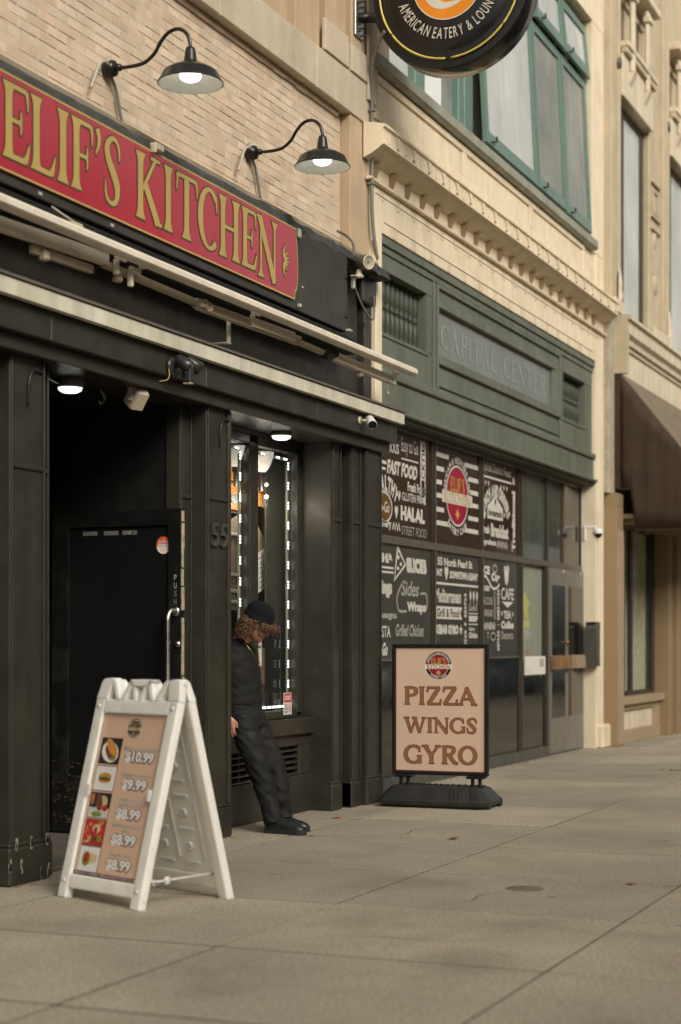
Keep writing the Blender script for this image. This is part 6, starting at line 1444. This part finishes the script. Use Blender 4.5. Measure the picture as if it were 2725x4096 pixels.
# beanie, hair, face details, jewellery
b = MB()
pr = [(1.0, .0), (1.04, .02), (1.04, .045), (1.0, .05), (1.02, .075), (.97, .10), (.84, .128), (.62, .15), (.32, .162), (.02, .166)]
vs = []; n = 30
for r_, z in pr:
    for k in range(n):
        a = 2 * math.pi * k / n; x, y = .083 * r_ * math.cos(a), .106 * r_ * math.sin(a); vs.append(hd((x, y + .012 + z * .05, z * .84 + .014 + y * -.02)))
b.add(vs, [(i * n + k, i * n + (k + 1) % n, (i + 1) * n + (k + 1) % n, (i + 1) * n + k) for i in range(len(pr) - 1) for k in range(n)] + [tuple(range((len(pr) - 1) * n, len(pr) * n))], 0, True)
b.build("beanie", "beanie", person)
h = MB()
for k in range(760):
    a = random.uniform(0, 2 * math.pi); fr_ = -math.sin(a)                         # 1 = front
    if .05 < fr_ < .62 and random.random() < .88: continue
    lz = random.uniform(-.05, .035) if fr_ < .05 else random.uniform(.012, .04)
    ln = random.uniform(.05, .115) if fr_ < .05 else random.uniform(.03, .075)
    rr = random.uniform(.96, 1.12); p0 = Vector(hd((.080 * rr * math.cos(a), .098 * rr * math.sin(a) + .014, lz)))
    out = Vector((math.cos(a), math.sin(a), 0)); dr = (Vector((0, 0, -1)) + out * (random.uniform(.9, 1.9) if fr_ > .3 else random.uniform(.15, .7))).normalized()
    u = dr.cross(Vector((.3, .2, 1))).normalized(); w = dr.cross(u); ph = random.uniform(0, 6.28); cr_ = random.uniform(.006, .013); tn = random.uniform(1.2, 2.6)
    pts = []
    for j in range(9):
        t_ = j / 8; an = ph + t_ * tn * 6.28; pts.append(p0 + dr * ln * t_ + (u * math.cos(an) + w * math.sin(an)) * cr_ * min(1, t_ * 3 + .2))
    h.tube(pts, [.003, .0038, .004, .004, .0038, .0036, .0032, .0028, .0015], 5, 0, False)
h.build("hair", "hair", person)
m = MB()
for sg in (-1, 1): m.lathe([(.011, 0), (.010, .003), (0, .004)], 10, 0, lambda a, b_, c_, sg=sg: hd((sg * .031 + a, -.082 - c_, -.004 + b_ * .5)))
m.build("eye", "eye_dark", person); m = MB()
for sg in (-1, 1): m.tube([hd((sg * .016, -.085, .016)), hd((sg * .032, -.086, .021)), hd((sg * .050, -.074, .014))], .0035, 6)
m.build("eyebrow", "hair", person); m = MB(); m.tube([hd((-.022, -.084, -.064)), hd((0, -.093, -.062)), hd((.022, -.084, -.064))], [.003, .0065, .003], 8); m.build("mouth", "lip", person)
m = MB()
pts = cr([(10.49, .07, 1.318), (10.487, .01, 1.285), (10.50, -.03, 1.235), (10.53, -.047, 1.18), (10.55, -.052, 1.155), (10.57, -.047, 1.18), (10.60, -.03, 1.235), (10.613, .01, 1.285), (10.61, .07, 1.318)], 5); m.tube(pts, .0022, 6); m.lathe([(0, -.012), (.009, -.006), (.009, .006), (0, .012)], 8, 0, lambda a, b_, c_: (10.55 + a, -.056 + b_ * .4, 1.145 + c_)); m.build("necklace", "jewel_gold", person)
m = MB(); ep = Vector(hd((-.085, .018, -.045))); m.tube([tuple(ep + Vector((0, .012 * math.cos(k * .7), .012 * math.sin(k * .7) - .008))) for k in range(10)], .003, 6); m.build("earring", "jewel_gold", person)

# ================================================================== SMALL THINGS ON THE PAVEMENT
uc = thing("utility_cover", "small rusted iron cover sunk in the pavement", "utility cover", (8.64, -2.535, .0))
m = MB(); m.lathe([(.100, -.01), (.100, .002), (.092, .003), (.086, .001), (0, .001)], 26); m.build("ring", "rust", uc); m = MB(); m.lathe([(.084, .0012), (.08, .004), (.0, .004)], 24); m.box(-.06, .06, -.012, .012, .004, .008, .002); m.build("lid", "rust", uc)
lv = [(10.42, -.52, .03, "orange fallen leaf on the pavement by the person's shoe"), (7.72, -1.20, .025, "orange fallen leaf by the back foot of the white A-frame board"), (6.98, -.18, .03, "orange fallen leaf against the left pier at the frame edge"), (9.0, -3.02, .035, "orange fallen leaf on the slab beside the rusted iron cover"),
      (11.1, -2.95, .03, "orange fallen leaf far out on the right of the pavement"), (13.6, -.30, .03, "orange fallen leaf behind the black framed pavement sign"), (14.0, -.55, .03, "small brown leaf lying behind the pavement sign near the glazing"), (10.62, -1.45, .05, "yellow brown curled leaf on the slab right of the pavement sign"), (7.3, -3.9, .03, "small orange leaf near the lower right edge of the pavement"), (11.55, -.22, .05, "yellow leaf lying at the foot of the shop window near the stepped pier")]
lf = None
for x, y, s, lab in lv:
    if lf is None: mb = MB(); mb.add([(0, -1, .05), (.45, -.3, .2), (.5, .2, .1), (.1, 1, .25), (-.4, .3, .3), (-.5, -.2, .08), (0, 0, .02)], [(0, 1, 6), (1, 2, 6), (2, 3, 6), (3, 4, 6), (4, 5, 6), (5, 0, 6)]); lf = mb.build("fallen_leaf", "leaf_orange"); o = lf
    else: o = lf.copy(); col.objects.link(o)
    o.location = (x, y, .002); o.scale = (s, s, s); o.rotation_euler = (0, 0, random.uniform(0, 6)); tag(o, lab, "leaf", "fallen leaves on the pavement")
